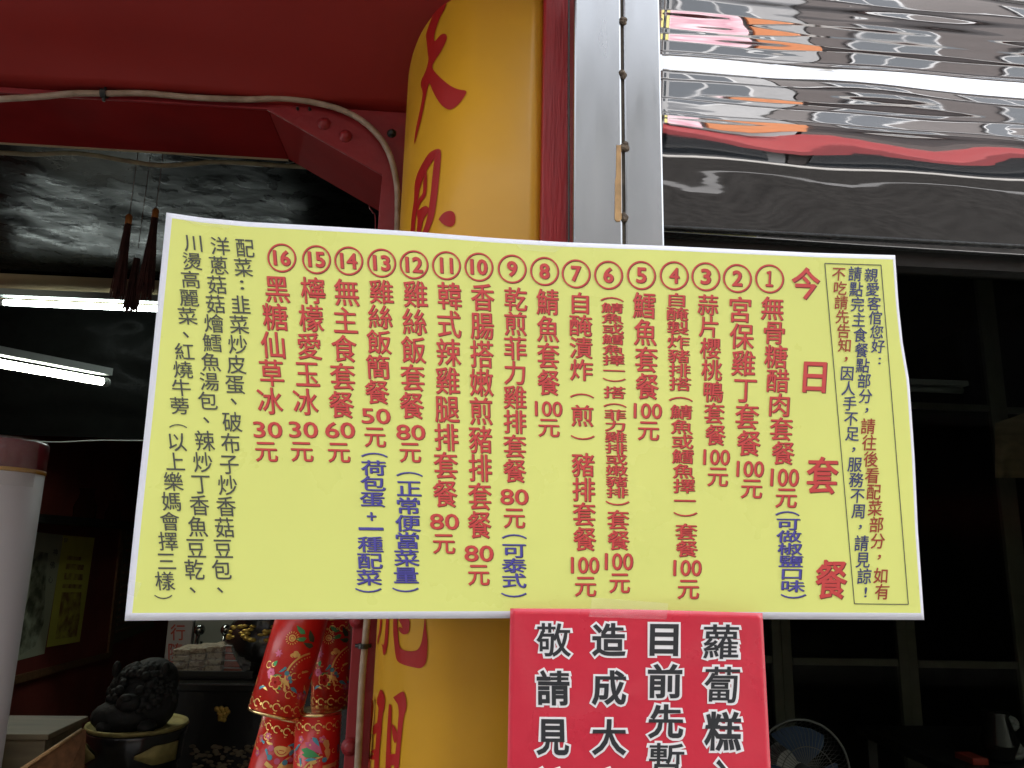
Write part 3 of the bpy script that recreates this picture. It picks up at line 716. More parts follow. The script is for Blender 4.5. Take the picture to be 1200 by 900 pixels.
# ---- left room: black wavy ceiling sheeting, beige beam, tubes
zc = PY(90, 329, 2.5).z
V = []; F = []; NX, NY = 70, 70
rnd = random.Random(3)
bumps = [(rnd.uniform(-2.3, 0), rnd.uniform(.6, 2.5), rnd.uniform(.03, .12), rnd.uniform(-.02, .02)) for _ in range(110)]
for j in range(NY + 1):
    for i in range(NX + 1):
        x = lerp(-2.3, px_div, i / NX); y = lerp(.6, 2.48, j / NY); z = zc + .03
        for bx, by, br, bh in bumps: z += .6 * bh * math.exp(-((x - bx) ** 2 + ((y - by) * .6) ** 2) / br ** 2)
        V.append((x, y, z))
for j in range(NY):
    for i in range(NX): F.append((j * (NX + 1) + i, (j + 1) * (NX + 1) + i, (j + 1) * (NX + 1) + i + 1, j * (NX + 1) + i + 1))
tag(new('ceiling_sheeting', V, F, 'blackgloss', None, True), 'glossy black crumpled sheeting lining the ceiling inside the doorway', 'sheeting')
struct(box('wall_bulkhead', -2.3, px_div, .52, .60, zc - .25 + .30, 3.3, 'black'))
b0 = PY(90, 347, 2.5).z
tag(box('beige_beam', -2.3, px_div, 2.5, 2.62, b0, zc + .02, 'beige', None, .003), 'beige beam crossing the dark room above the upper tube lamp', 'beam')
def tubelamp(a, b, r, m, label, up):
    t = thing('tube_lamp', label, 'lamp', (Vector(a) + Vector(b)) / 2, 'fluorescent tube lamps')
    a, b = Vector(a), Vector(b); d = (b - a).normalized(); u = Vector((0, 0, 1))
    s = d.cross(u).normalized()
    tube('glass_tube', [a, b], r, m, t, 16)
    for p, q in ((a, -1), (b, 1)):
        tube('end_cap', [p + d * q * .0005, p + d * q * .018], r * 1.05, 'fixture', t, 14)
        tube('socket', [p + d * q * .019, p + d * q * .03], r * 1.25, 'fixture', t, 10)
    c0, c1 = a - d * .03, b + d * .03; w2 = .022
    V = [c0 + s * w2 + u * up, c0 - s * w2 + u * up, c1 - s * w2 + u * up, c1 + s * w2 + u * up]
    V += [v + u * .03 for v in V]
    fixn(new('housing', V, [(0, 1, 2, 3), (4, 7, 6, 5), (0, 4, 5, 1), (1, 5, 6, 2), (2, 6, 7, 3), (3, 7, 4, 0)], 'fixture', t))
tubelamp(PY(5, 354.5, 2.45), PY(330, 368, 2.45), .0125, 'tube', 'upper fluorescent tube below the beige beam, passing behind the tassels', .028)
tubelamp(PY(-60, 415.5, 1.75), PY(119, 447, 2.35), .0155, 'tube2', 'lower fluorescent tube slanting down at the left edge', .03)
# glossy dark transom behind the tubes
V = []; F = []; NX, NZ = 60, 50
za, zb = PY(90, 366, 2.9).z, PY(90, 512, 2.9).z
bumps = [(rnd.uniform(-2.3, 0), rnd.uniform(zb, za), rnd.uniform(.02, .09), rnd.uniform(-.018, .018)) for _ in range(150)]
for j in range(NZ + 1):
    for i in range(NX + 1):
        x = lerp(-2.3, px_div, i / NX); z = lerp(zb, za + .3, j / NZ); y = 2.9
        for bx, bz, br, bh in bumps: y += bh * math.exp(-(((x - bx) * .5) ** 2 + (z - bz) ** 2) / br ** 2)
        V.append((x, y, z))
for j in range(NZ):
    for i in range(NX): F.append((j * (NX + 1) + i, j * (NX + 1) + i + 1, (j + 1) * (NX + 1) + i + 1, (j + 1) * (NX + 1) + i))
tag(new('carved_transom', V, F, 'blackgloss', None, True), 'shiny black uneven transom panel behind the two tube lamps', 'panel')
o = tube('hanging_wire', catmull([PY(x, y, 2.8) for x, y in ((-30, 508), (0, 513), (60, 518), (120, 516), (200, 517))], 5), .003, 'fixture', None, 6)
tag(o, 'thin pale wire crossing the dark room beneath the lower lamp', 'wire')
# tassels
def tassel(px, py_bead, py_end, w_, Y, label, bead=True):
    t = thing('hanging_tassel', label, 'tassel', PY(px, py_bead, Y), 'tassels hanging inside the doorway')
    c = PY(px, py_bead, Y); e = PY(px - (py_end - py_bead) * .12, py_end, Y); e.x = c.x - .002
    tube('cord', [c + Vector((0, 0, .35)), c], .0011, 'tassel', t, 6)
    k = (Y - CAM.y) / 900
    if bead:
        lathe('bead', c - Vector((0, 0, 9 * k)), [(1.5 * k, -6 * k), (3.8 * k, -5 * k), (3.6 * k, 0), (4 * k, 5 * k), (1.5 * k, 8 * k)], 'bead', t, 14)
    L = []; L0 = c.z - 15 * k - e.z
    for i in range(90):
        a = rnd.uniform(0, 2 * math.pi); r1 = rnd.uniform(.3, 1) * 3.5 * k; r2 = rnd.uniform(.2, 1) * w_ / 2 * k
        p = c + Vector((math.cos(a) * r1, math.sin(a) * r1, -14 * k)); q = c + Vector((math.cos(a) * r2, math.sin(a) * r2, -15 * k - L0 * rnd.uniform(.9, 1.08)))
        m1 = p.lerp(q, .5) + Vector((rnd.uniform(-1, 1) * k, 0, 0)); L.append(tubev([p, m1, q], .0016, 4))
    V, F = merge(L); stuff(new('fringe', V, F, 'tassel', t))
tassel(152, 250, 345, 19, 1.15, 'left tassel with amber bead hanging in front of the upper tube lamp')
tassel(183, 243, 345, 19, 1.15, 'right tassel with amber bead hanging beside the poster corner')
tassel(162, 290, 361, 18, 1.35, 'middle tassel without bead, hanging lowest between the two beaded ones', False)

# ---- left wall: notice board with two sheets, receding on the side wall (plane X = -1.5)
XW = -2.3
def wallquad(name, pts, m, parent, lift, th=.004):
    P = [PX(x, y, XW) for x, y in pts]
    A = [p + Vector((lift, 0, 0)) for p in P]; B = [p + Vector((lift + th, 0, 0)) for p in P]
    n = len(P); V = A + B; F = [tuple(reversed(range(n))), tuple(range(n, 2 * n))] + [(i, (i + 1) % n, n + (i + 1) % n, n + i) for i in range(n)]
    return fixn(new(name, V, F, m, parent))
bd = thing('notice_board', 'dark red notice board with brown wooden border on the side wall', 'notice board', PX(75, 800, XW))
wallquad('panel', [(-30, 600), (139, 622), (123, 768), (-40, 812)], 'redwall', bd, .002, .008)
wallquad('border', [(-40, 805), (124, 764.5), (126, 770), (-40, 817)], 'wood', bd, .002, .02)
wallquad('border', [(139, 620), (142.5, 620), (127, 768), (123, 766)], 'wood', bd, .0025, .02)
wallquad('border', [(-30, 596), (142, 617), (142, 621), (-30, 602)], 'wood', bd, .003, .02)
s1 = thing('paper_sheet', 'pale green printed paper hanging left of the yellow one on the red board', 'paper', PX(50, 770, XW))
wallquad('sheet', [(30, 622), (72, 627), (49, 766), (10, 776)], 'paper_green', s1, .013, .001)
wallquad('printed_figure', [(37, 645), (53, 648), (50, 690), (48, 730), (38, 757), (20, 768), (18, 740), (30, 700)], 'print_grey', s1, .0145, .0006)
L = []
for cx, cy in ((62, 647), (58.5, 662), (56, 679)):
    gv, gf = glyph('神' if cy < 650 else ('佛' if cy < 670 else '心'), .01)
    new('character', [PX(cx + (a - .5) * 6, cy - (b - .38) * 9, XW) + Vector((.0146, 0, 0)) for a, b, _z in gv], gf, 'ink_grey', s1)
s2 = thing('paper_sheet', 'yellow printed paper with brown picture pinned on the red board', 'paper', PX(80, 760, XW))
wallquad('sheet', [(71, 627), (108, 630), (90, 752), (51, 758.5)], 'paper_talisman', s2, .016, .001)
for (a, b, c, d) in (((75, 651), (92, 653), (91, 657), (74, 656)), ((74, 660), (95, 662), (94, 668), (73, 667)), ((72, 671), (94, 673), (93, 680), (71, 679)), ((70, 684), (93, 685), (92, 690), (69, 689))):
    wallquad('printed_row', [a, b, c, d], 'print_brown', s2, .0175, .0006)
wallquad('printed_figure', [(69, 694), (92, 694), (90, 722), (86, 746), (61, 749), (65, 722)], 'print_brown', s2, .0175, .0006)
wallquad('tape', [(71, 630), (76, 631), (75, 635), (71, 636)], 'plasticfilm', s2, .0185, .0006)
sc_ = thing('carved_screen', 'brown patterned screen further along the side wall beyond the notice board', 'screen', PX(150, 750, XW))
wallquad('panel', [(146, 620), (185, 628), (178, 735), (129, 755)], 'ply', sc_, .004, .01)
for i in range(14):
    t = i / 14; wallquad('slat', [(lerp(147, 132, t), lerp(626, 748, t)), (lerp(183, 177, t), lerp(632, 732, t)), (lerp(183, 177, t), lerp(634.5, 734.5, t)), (lerp(147, 132, t), lerp(628.5, 750.5, t))], 'wood', sc_, .0145, .006)
# shelf with glass jars at the upper left wall
shf = thing('wall_shelf', 'dark wall shelf holding two glass jars above the notice board', 'shelf', PX(100, 615, XW))
a = PX(0, 606, XW); b = PX(190, 618, XW)
box('board', XW, XW + .22, 2.6, 5.6, a.z - .02, a.z + .0, 'black', shf)
box('lip', XW + .205, XW + .22, 2.6, 5.6, a.z + .001, a.z + .02, 'black', shf)
for (x, y, r, nm) in ((98, 608, .06, 'larger glass jar at the left on the dark wall shelf'), (131, 611, .045, 'smaller glass jar at the right on the dark wall shelf')):
    g = PX(x, y, XW + .11); c = Vector((XW + .11, g.y, a.z + .001))
    o = lathe('glass_jar', c, [(r * .7, 0), (r, .02), (r * 1.05, r * 1.5), (r * .7, r * 2.4), (r * .62, r * 3), (r * .8, r * 3.3)], 'glass', None, 20); tag(o, nm, 'jar', 'glass jars on the wall shelf')

# ---- white pillar with maroon cap at far left
pp = PY(-19, 560, .80); R0 = .112
wp = thing('wrapped_column', 'grey white wrapped column with maroon cap at the left edge', 'column', (pp.x, pp.y, .03))
zt_, zy, zb_ = PY(20, 514, .74).z, PY(20, 552, .74).z, .03
lathe('body', (pp.x, pp.y, 0), [(R0, zb_), (R0, zy - .001)], 'offwhite', wp, 48)
lathe('gold_band', (pp.x, pp.y, 0), [(R0 * 1.01, zy), (R0 * 1.015, zy + .004), (R0 * 1.01, zy + .008)], 'goldline', wp, 48)
lathe('cap', (pp.x, pp.y, 0), [(R0 * 1.005, zy + .0085), (R0 * 1.01, zt_ - .004), (R0 * .97, zt_), (R0 * .5, zt_ + .001)], 'caprd', wp, 48)
V = []; F = []; N = 14
for j in range(6):
    for i in range(N + 1):
        an = math.radians(lerp(-95, -10, i / N)); rr = R0 * 1.02 + rnd.uniform(0, .004)
        V.append((pp.x + rr * math.cos(an), pp.y + rr * math.sin(an), lerp(zt_ + .003, zy - .03, j / 5)))
for j in range(5):
    for i in range(N): F.append((j * (N + 1) + i, (j + 1) * (N + 1) + i, (j + 1) * (N + 1) + i + 1, j * (N + 1) + i + 1))
new('plastic_wrap', V, F, 'plasticfilm', wp)

# ---- lower left: box, navy cushion, leaning board
zb1 = PY(60, 858, .95).z
cr = thing('wooden_crate', 'olive plywood box in the lower left corner in front of the navy chair back', 'box', (-.72, 1.0, .03))
xr_ = PY(62, 860, .95).x
box('top', xr_ - .4, xr_, .93, 1.12, zb1 - .012, zb1, 'ply', cr, .002)
for i, (q0, q1) in enumerate(((0, .10), (.102, .20), (.202, .32))):
    box('side_board', xr_ - .39, xr_ - .008, .938, .95, zb1 - .014 - q1, zb1 - .014 - q0, 'ply', cr, .001)
box('side_board', xr_ - .02, xr_ - .008, .951, 1.11, zb1 - .34, zb1 - .013, 'ply', cr, .001)
box('base', xr_ - .39, xr_ - .02, .951, 1.10, .03, zb1 - .35, 'ply', cr, .001)
ch = thing('navy_chair', 'navy vinyl chair back behind the plywood box', 'chair', (PY(35, 850, 1.25).x, 1.4, .03))
a, b = PY(-20, 843, 1.2), PY(75, 870, 1.2)
o = box('backrest', a.x, b.x, 1.2, 1.26, b.z - .12, a.z, 'navy', ch, 0); bev(o, .022, 4); o.data.polygons.foreach_set('use_smooth', [True] * 6)
box('seat', a.x, b.x, 1.27, 1.62, .45, .50, 'navy', ch, .015)
for x in (a.x + .02, b.x - .02):
    for y in (1.285, 1.60): tube('leg', [(x, y, .03), (x, y, .45)], .012, 'darkmetal', ch, 8)
lb = thing('leaning_board', 'thin brown wooden board leaning beside the plywood box', 'board', PY(60, 940, .8))
V = [PY(22, 905, .80), PY(96, 856, .95), PY(88, 1000, .95), PY(22, 1040, .80)]
dv = Vector((.004, .012, 0)); VV = V + [v + dv for v in V]
fixn(new('face', VV, [(0, 1, 2, 3), (7, 6, 5, 4), (0, 4, 5, 1), (1, 5, 6, 2), (2, 6, 7, 3), (3, 7, 4, 0)], 'wood', lb))
tube('edge_strip', [V[0] + Vector((0, -.003, .002)), V[1] + Vector((0, -.003, .002))], .004, 'oldtape', lb, 8)

# ---- guardian lion on round stand
YL = 1.5; kL = (YL - CAM.y) / 900 / math.cos(math.radians(10))
cL = PY(161, 852, YL); zL = cL.z
lion_st = thing('round_incense_stand', 'round black stand with gold rim and gold panels under the lion statue', 'stand', (cL.x, cL.y, .03))
R1 = 49 * kL
lathe('bowl', (cL.x, cL.y, zL), [(.10, -.30), (.10, -.2), (R1 * .80, -36 * kL), (R1 * .93, -30 * kL), (R1 * .97, -10 * kL), (R1 * 1.0, -3 * kL), (R1 * .98, 0)], 'lacquer', lion_st, 48)
lathe('gold_rim', (cL.x, cL.y, zL), [(R1 * .97, .0005), (R1 * 1.02, 2.5 * kL), (R1 * 1.0, 5 * kL), (R1 * .95, 3 * kL), (R1 * .9, .001)], 'oldgold', lion_st, 48)
for a0, a1 in ((-172, -118), (-70, -15)):
    V = []; F = []; N = 14
    for i in range(N + 1):
        an = math.radians(lerp(a0, a1, i / N)); t = i / N; e = (1 - t if a0 < -100 else t); hw = 9 * kL * min(1, .15 + e * 2.2)
        for zz, rr in ((-19 * kL - hw, R1 * .953), (-19 * kL + hw, R1 * .978)):
            V.append((cL.x + (rr + .003) * math.cos(an), cL.y + (rr + .003) * math.sin(an), zL + zz))
    F = [(2 * i, 2 * i + 2, 2 * i + 3, 2 * i + 1) for i in range(N)]
    o = fixn(new('gold_panel', V, F, 'oldgold', lion_st, True)); mo = o.modifiers.new('solid', 'SOLIDIFY'); mo.thickness = .003
lathe('lower_ring', (cL.x, cL.y, zL), [(R1 * .85, -43 * kL), (R1 * .88, -40 * kL), (R1 * .85, -37 * kL)], 'lacquer', lion_st, 40)
for q in range(4):
    an = math.radians(-135 + 90 * q + 20); x, y = cL.x + R1 * .8 * math.cos(an), cL.y + R1 * .8 * math.sin(an)
    tube('leg', catmull([(x, y, zL - 40 * kL), (x + .02 * math.cos(an), y + .02 * math.sin(an), zL - .3), (x - .01 * math.cos(an), y, .5), (x + .02 * math.cos(an), y + .02 * math.sin(an), .03)], 5), .014, 'lacquer', lion_st, 8)
li = thing('lion_statue', 'black stone guardian lion statue with curly mane on the round stand', 'statue', (cL.x, cL.y, zL + .01))
L = [ballv((cL.x + .004, cL.y, zL + 24 * kL), 34 * kL, 22, 14, (1.05, .85, .95)), ballv((cL.x + .02, cL.y + .02, zL + 44 * kL), 27 * kL, 18, 12, (1, .9, .9)),
     ballv((cL.x - .03, cL.y - .05, zL + 14 * kL), 20 * kL, 16, 10, (1.5, 1, .8))]
V, F = merge(L); new('body', V, F, 'lion', li, True)
L = []
for i in range(190):
    an = rnd.uniform(-math.pi, 0); ph = rnd.uniform(.05, 1.35)
    p = Vector((cL.x + .006 + 34 * kL * math.cos(an) * math.cos(ph), cL.y + 32 * kL * math.sin(an) * math.cos(ph), zL + 20 * kL + 43 * kL * math.sin(ph)))
    if abs(p.x - cL.x) < 10 * kL and p.z < zL + 52 * kL: continue
    L.append(ballv(p, rnd.uniform(3, 5) * kL, 8, 6))
V, F = merge(L); stuff(new('mane', V, F, 'lion', li, True))
ball('muzzle', (cL.x + .002, cL.y - 34 * kL, zL + 30 * kL), 11 * kL, 'lion', li, (1.1, .8, .8))
ball('nose', (cL.x + .002, cL.y - 42 * kL, zL + 36 * kL), 5 * kL, 'lion', li, (1.2, .8, .8))
for s in (-1, 1):
    ball('eye', (cL.x + s * 10 * kL, cL.y - 33 * kL, zL + 42 * kL), 4.5 * kL, 'lion', li)
    ball('ear', (cL.x + s * 25 * kL, cL.y - 8 * kL, zL + 58 * kL), 7 * kL, 'lion', li, (.6, .8, 1.2))
    ball('paw', (cL.x + s * 20 * kL, cL.y - 30 * kL, zL + 7 * kL), 9 * kL, 'lion', li, (1, 1.3, .7))

# ---- altar table with tray of packets, big pot, plaque, railing
YT = 2.0
zt2 = PY(250, 801, YT).z
at = thing('altar_table', 'black lacquered altar table with gold carved ornament on its front', 'table', (-.6, YT + .3, .03))
xl_, xr2 = PY(188, 800, YT).x, px_div - .02
box('top', xl_ - .02, xr2, YT, YT + .75, zt2 - .03, zt2, 'lacquer', at, .006)
box('apron', xl_ + .01, xr2 - .01, YT + .03, YT + .06, zt2 - .40, zt2 - .031, 'lacquer', at, .003)
box('cabinet', xl_ + .02, xr2 - .02, YT + .061, YT + .7, .03, zt2 - .031, 'lacquer', at)
L = []
for i in range(26):
    a = rnd.uniform(0, 6.28); r = rnd.uniform(0, .03); c = PY(259, 836, YT + .03)
    L.append(ballv(c + Vector((r * math.cos(a) * .9, 0, r * math.sin(a))), rnd.uniform(.004, .010), 8, 6, (1, .5, 1)))
V, F = merge(L); new('gold_carving', V, F, 'gold', at, True)
L = []
for i in range(70):
    c = PY(rnd.uniform(225, 300), rnd.uniform(874, 900), YT + .03); L.append(ballv(c, rnd.uniform(.004, .008), 7, 5, (1.6, .5, .8)))
V, F = merge(L); stuff(new('carved_border', V, F, 'ply', at, True))
tr = thing('offering_tray', 'shallow dark tray carrying wrapped stacks of joss paper', 'tray', PY(245, 800, YT + .1))
a, b = PY(196, 802, YT + .08), PY(296, 802, YT + .08)
box('plate', a.x, b.x, YT + .08, YT + .36, zt2 + .001, zt2 + .008, 'black', tr, .003)
box('front_lip', a.x, b.x, YT + .075, YT + .085, zt2 + .0085, zt2 + .03, 'black', tr, .002)
g0 = PY(200, 790, YT + .12); g1 = PY(259, 790, YT + .12); g2 = PY(282, 790, YT + .12)
kk = (YT + .12 - CAM.y) / 900
for j in range(4):
    for i in range(3):
        x0 = lerp(g0.x, g1.x, i / 3) + rnd.uniform(-.003, .003); x1 = lerp(g0.x, g1.x, (i + 1) / 3) - .002
        zz = zt2 + .009 + j * .0225 + (0.006 * i)
        o = box('joss_packet', x0, x1, YT + .12, YT + .28, zz, zz + .021, 'packet', None, .004); o.rotation_euler = (0, 0, 0)
        lab = ['left', 'middle', 'right'][i] + ' column, ' + ['bottom', 'second', 'third', 'top'][j]
        tag(o, 'patterned joss paper packet on the tray, ' + lab + ' layer', 'packet', 'stacked joss paper packets')
    zz = zt2 + .009 + j * .026
    o = box('bundle', g1.x + .004, g2.x, YT + .13, YT + .30, zz, zz + .022, 'packet_red', None, .004)
    tag(o, 'red edged paper bundle right of the patterned packets, ' + ['bottom', 'second', 'third', 'top'][j] + ' of its stack', 'packet', 'red edged bundles on the tray')
    o = box('bundle_band', g1.x + .003, g2.x + .001, YT + .129, YT + .30, zz + .0225, zz + .0255, 'offwhite', None)
    tag(o, 'pale paper layer over the red edged bundle, ' + ['bottom', 'second', 'third', 'top'][j] + ' of its stack', 'paper', 'pale layers between bundles')
fl = []
V = []; F = []
for j in range(9):
    for i in range(15):
        V.append(Vector((lerp(g0.x - .012, g2.x + .035, i / 14), YT + .105 + rnd.uniform(-.006, .006) + .03 * (j / 8) ** 3, lerp(zt2 + .01, zt2 + .125 - .03 * (1 - i / 14), j / 8) + rnd.uniform(-.006, .006))))
for j in range(8):
    for i in range(14): F.append((j * 15 + i, j * 15 + i + 1, (j + 1) * 15 + i + 1, (j + 1) * 15 + i))
tag(new('plastic_film', V, F, 'plasticfilm', None), 'crinkled clear plastic film wrapped over the stacked joss packets', 'plastic film')
# plaque
YP = YT + .45
pq = thing('plaque', 'pale upright plaque with dark red brush characters behind the tray', 'plaque', PY(205, 800, YP))
P4 = [PY(190, 800, YP), PY(224, 800, YP), PY(226, 690, YP), PY(196, 690, YP)]
P4[0].x = P4[3].x; P4[1].x = P4[2].x = PY(225, 740, YP).x; P4[0].x = P4[3].x = PY(196, 740, YP).x
hexa('board', P4, .02, 'plaque', pq, .001)
L = []
for chh, x, y in (('行', 208.5, 741), ('隨', 205, 763), ('身', 199, 782)):
    gv, gf = glyph(chh, .012); new('character', [PY(x + (a - .5) * 18, y - (b - .38) * 20, YP - .0008 - zl) for a, b, zl in gv], gf, 'ink_brown', pq)
# grey panel and rail with ball finials
gp = box('grey_panel', PY(228, 740, YT + .7).x, PY(420, 740, YT + .7).x, YT + .7, YT + .73, zt2 + .001, PY(250, 640, YT + .7).z, 'greypanel'); tag(gp, 'flat grey green panel standing behind the chrome railing on the table', 'panel')
rl = thing('chrome_railing', 'small railing with ball finials behind the joss packets', 'railing', PY(250, 780, YT + .5))
for x in (232, 263):
    c = PY(x + 2, 738, YT + .5); k5 = (YT + .5 - CAM.y) / 900
    ball('finial', c, 6 * k5, 'chrome', rl)
    tube('post', [Vector((c.x - .012, c.y, zt2 + .001)), Vector((c.x - .004, c.y, c.z - 5 * k5))], 2.2 * k5, 'chrome', rl, 10)
    tube('post', [Vector((c.x + .008, c.y, zt2 + .001)), Vector((c.x + .012, c.y, c.z - 12 * k5))], 1.6 * k5, 'chrome', rl, 8)
for y in (757, ): tube('crossbar', [PY(229, y, YT + .5), PY(300, y + 1, YT + .5)], .003, 'chrome', rl, 8)
# big pot
YO = YT + .25; co = PY(312, 760, YO); ko = (YO - CAM.y) / 900
po = thing('incense_pot', 'large black incense pot with gold relief behind the red firecrackers', 'pot', (co.x, co.y, zt2 + .001))
Rp = 42 * ko
lathe('body', (co.x, co.y, zt2 + .002), [(Rp * .6, 0), (Rp * .9, 8 * ko), (Rp * 1.06, 28 * ko), (Rp, 46 * ko), (Rp * .82, 56 * ko), (Rp * .84, 58 * ko), (Rp * .86, 66 * ko), (Rp * .98, 69 * ko), (Rp * .98, 75 * ko), (Rp * .8, 76 * ko)], 'lacquer', po, 40)
lathe('red_band', (co.x, co.y, zt2 + .002), [(Rp * .86, 59 * ko), (Rp * .88, 60 * ko), (Rp * .88, 64 * ko), (Rp * .86, 65 * ko)], 'redwall', po, 40)
L = []
for i in range(34):
    an = math.radians(rnd.uniform(-140, -60)); z = rnd.uniform(38, 52) * ko; r = Rp * (1.02 - .12 * max(0, (z / ko - 44) / 10))
    L.append(ballv((co.x + r * math.cos(an), co.y + r * math.sin(an), zt2 + z), rnd.uniform(2, 3.6) * ko, 7, 5, (1.5, .7, .7)))
V, F = merge(L); new('gold_relief', V, F, 'gold', po, True)

# ================================================================== FIRECRACKER ORNAMENTS
def cracker(top_, bot_, rpx, Y, label, decor, Y2=None):
    a = PY(*top_, Y); b = PY(*bot_, Y2 or Y); r = rpx * (Y - CAM.y) / 900
    ax = (a - b).normalized(); H = (a - b).length
    f = ((CAM - (a + b) / 2)); f = (f - ax * f.dot(ax)).normalized(); s = f.cross(ax) * -1
    t = thing('firecracker_ornament', label, 'ornament', b, 'red and gold firecracker ornaments')
    def C(u, h, lift=0.):       # u metres round from the front, h metres up from the bottom end
        th = u / r; return b + ax * h + (s * math.sin(th) + f * math.cos(th)) * (r + lift)
    def band(name, h0, h1, r0, m, n=48, prof=None):
        V = []; F = []; prof = prof or [(h0, r0), (h1, r0)]
        for h, rr in prof:
            for k in range(n):
                th = 2 * math.pi * k / n; V.append(b + ax * h + (s * math.sin(th) + f * math.cos(th)) * rr)
        for i in range(len(prof) - 1):
            for k in range(n): F.append((i * n + k, i * n + (k + 1) % n, (i + 1) * n + (k + 1) % n, (i + 1) * n + k))
        F += [tuple(range(n)), tuple((len(prof) - 1) * n + k for k in range(n))]
        return fixn(new(name, V, F, m, t, True))
    e = .004
    o = band('tube', e, H - e, r, 'cracker'); o.data.polygons.foreach_set('use_smooth', [len(p.vertices) == 4 for p in o.data.polygons])
    for h0, h1 in ((0, e), (H - e, H)):
        band('rim', h0, h1, r, 'goldrim', prof=[(h0 - .001, r * .95), (h0, r * 1.01), ((h0 + h1) / 2, r * 1.025), (h1, r * 1.01), (h1 + .001, r * .93)])
    def decal(name, polys, m, lift=.0006):
        L = []
        for poly in polys:
            N = len(poly); tri = tessellate_polygon([[Vector((p[0], p[1], 0)) for p in poly]])
            bm = bmesh.new(); vv = [bm.verts.new((p[0], p[1], 0)) for p in poly]
            for q in tri:
                try: bm.faces.new([vv[i] for i in q])
                except ValueError: pass
            for _ in range(3):
                es = [x for x in bm.edges if x.calc_length() > .008]
                if not es: break
                bmesh.ops.subdivide_edges(bm, edges=es, cuts=1); bmesh.ops.triangulate(bm, faces=[x for x in bm.faces if len(x.verts) > 3])
            bm.verts.index_update(); L.append(([C(v.co.x, v.co.y, lift) for v in bm.verts], [tuple(v.index for v in x.verts) for x in bm.faces])); bm.free()
        V, F = merge(L); return fixn(new(name, V, F, m, t))
    decor(decal, r, H)
    return t
def disc(cx, cy, r, n=16, e=1., rot=0.):
    return [(cx + r * math.cos(2 * math.pi * k / n) * math.cos(rot) - r * e * math.sin(2 * math.pi * k / n) * math.sin(rot), cy + r * math.cos(2 * math.pi * k / n) * math.sin(rot) + r * e * math.sin(2 * math.pi * k / n) * math.cos(rot)) for k in range(n)]
def arc(cx, cy, r, a0, a1, w_, n=14):
    o = [(cx + (r + w_ / 2) * math.cos(math.radians(lerp(a0, a1, k / n))), cy + (r + w_ / 2) * math.sin(math.radians(lerp(a0, a1, k / n)))) for k in range(n + 1)]
    return o + [(cx + (r - w_ / 2) * math.cos(math.radians(lerp(a0, a1, k / n))), cy + (r - w_ / 2) * math.sin(math.radians(lerp(a0, a1, k / n)))) for k in range(n, -1, -1)]
def segq(x0, y0, x1, y1, w_):
    d = Vector((x1 - x0, y1 - y0)).normalized() * w_ / 2; nx, ny = -d.y, d.x
    return [(x0 + nx, y0 + ny), (x1 + nx, y1 + ny), (x1 - nx, y1 - ny), (x0 - nx, y0 - ny)]
def leaf(cx, cy, L_, w_, rot):
    c, s = math.cos(rot), math.sin(rot); pts = [(0, 0), (.25, .5), (.6, .45), (1, 0), (.6, -.2), (.25, -.3)]
    return [(cx + L_ * a * c - w_ * b * s, cy + L_ * a * s + w_ * b * c) for a, b in pts]
def glyphpoly(decal, ch, cx, cy, w_, h_, off, m, lift=.0008):
    # stamp a written character: outline mesh straight from the glyph
    return ('g', ch, cx, cy, w_, h_, off, m, lift)
def endbands(decal, r, lo):
    U = math.pi * r * .95; g = []
    g += [[(-U, lo), (U, lo), (U, lo + .0016), (-U, lo + .0016)], [(-U, lo + .018), (U, lo + .018), (U, lo + .0195), (-U, lo + .0195)]]
    for k in range(-5, 6):
        cx = k * .017; g += [arc(cx, lo + .0095, .0052, 20, 300, .0018), disc(cx + .0085, lo + .0095, .0022, 10)]
    decal('gold_band', g, 'goldprint')
def decA(decal, r, H):
    extra(decal, r, H, 5, .03, .075)
    endbands(decal, r, .006); endbands(decal, r, H - .028)
    g = [arc(.040, .062, .040, 105, 215, .0028, 18)] + [disc(.040 + .0345 * math.cos(math.radians(a)), .062 + .0345 * math.sin(math.radians(a)), .0012, 8) for a in range(105, 216, 8)]
    g += [disc(-.006, .118, .0055, 16)] + [segq(-.006 + .0075 * math.cos(a), .118 + .0075 * math.sin(a), -.006 + .0105 * math.cos(a), .118 + .0105 * math.sin(a), .0011) for a in [k * math.pi / 8 for k in range(16)]]
    g += [disc(.006, .094, .008, 14, .5, .2), disc(.006, .098, .004, 12, .7)]
    decal('gold_emblem', g, 'goldprint')
    decal('red_detail', [arc(-.006, .118, .003, 0, 320, .001), arc(.006, .094, .004, 200, 340, .001)], 'cracker', .0010)
    decal('green_leaf', [leaf(.012, .128, .020, .010, 2.6), leaf(.016, .122, .018, .009, 3.4), leaf(-.020, .052, .018, .010, .6), leaf(-.014, .045, .014, .009, -.3), leaf(-.022, .072, .010, .008, 1.2)], 'foil_green')
    decal('dark_leaf', [leaf(.030, .118, .022, .012, 2.2), leaf(.032, .112, .020, .010, 3.0)], 'foil_dark', .0011)
    decal('flower', [disc(-.012 + .0055 * math.cos(a), .050 + .0055 * math.sin(a), .0038, 10) for a in [k * 1.2566 for k in range(5)]], 'cracker', .0012)
    decal('gold_flower', [disc(-.012 + .0065 * math.cos(a), .050 + .0065 * math.sin(a), .0048, 10) for a in [k * 1.2566 for k in range(5)]] + [leaf(-.006, .058, .022, .008, -.6)], 'goldprint', .0009)
    decal('teal_gem', [disc(.001, .066, .0036, 10), disc(.007, .060, .0030, 10), disc(.010, .055, .0026, 10), leaf(.012, .047, .016, .007, -.5)], 'foil_teal', .0014)
    decal('pink_flower', [disc(-.024 + .004 * math.cos(a), .062 + .004 * math.sin(a), .003, 8) for a in [k * 1.05 for k in range(6)]] + [leaf(-.020, .092, .007, .004, k * 1.05) for k in range(6)], 'foil_pink')
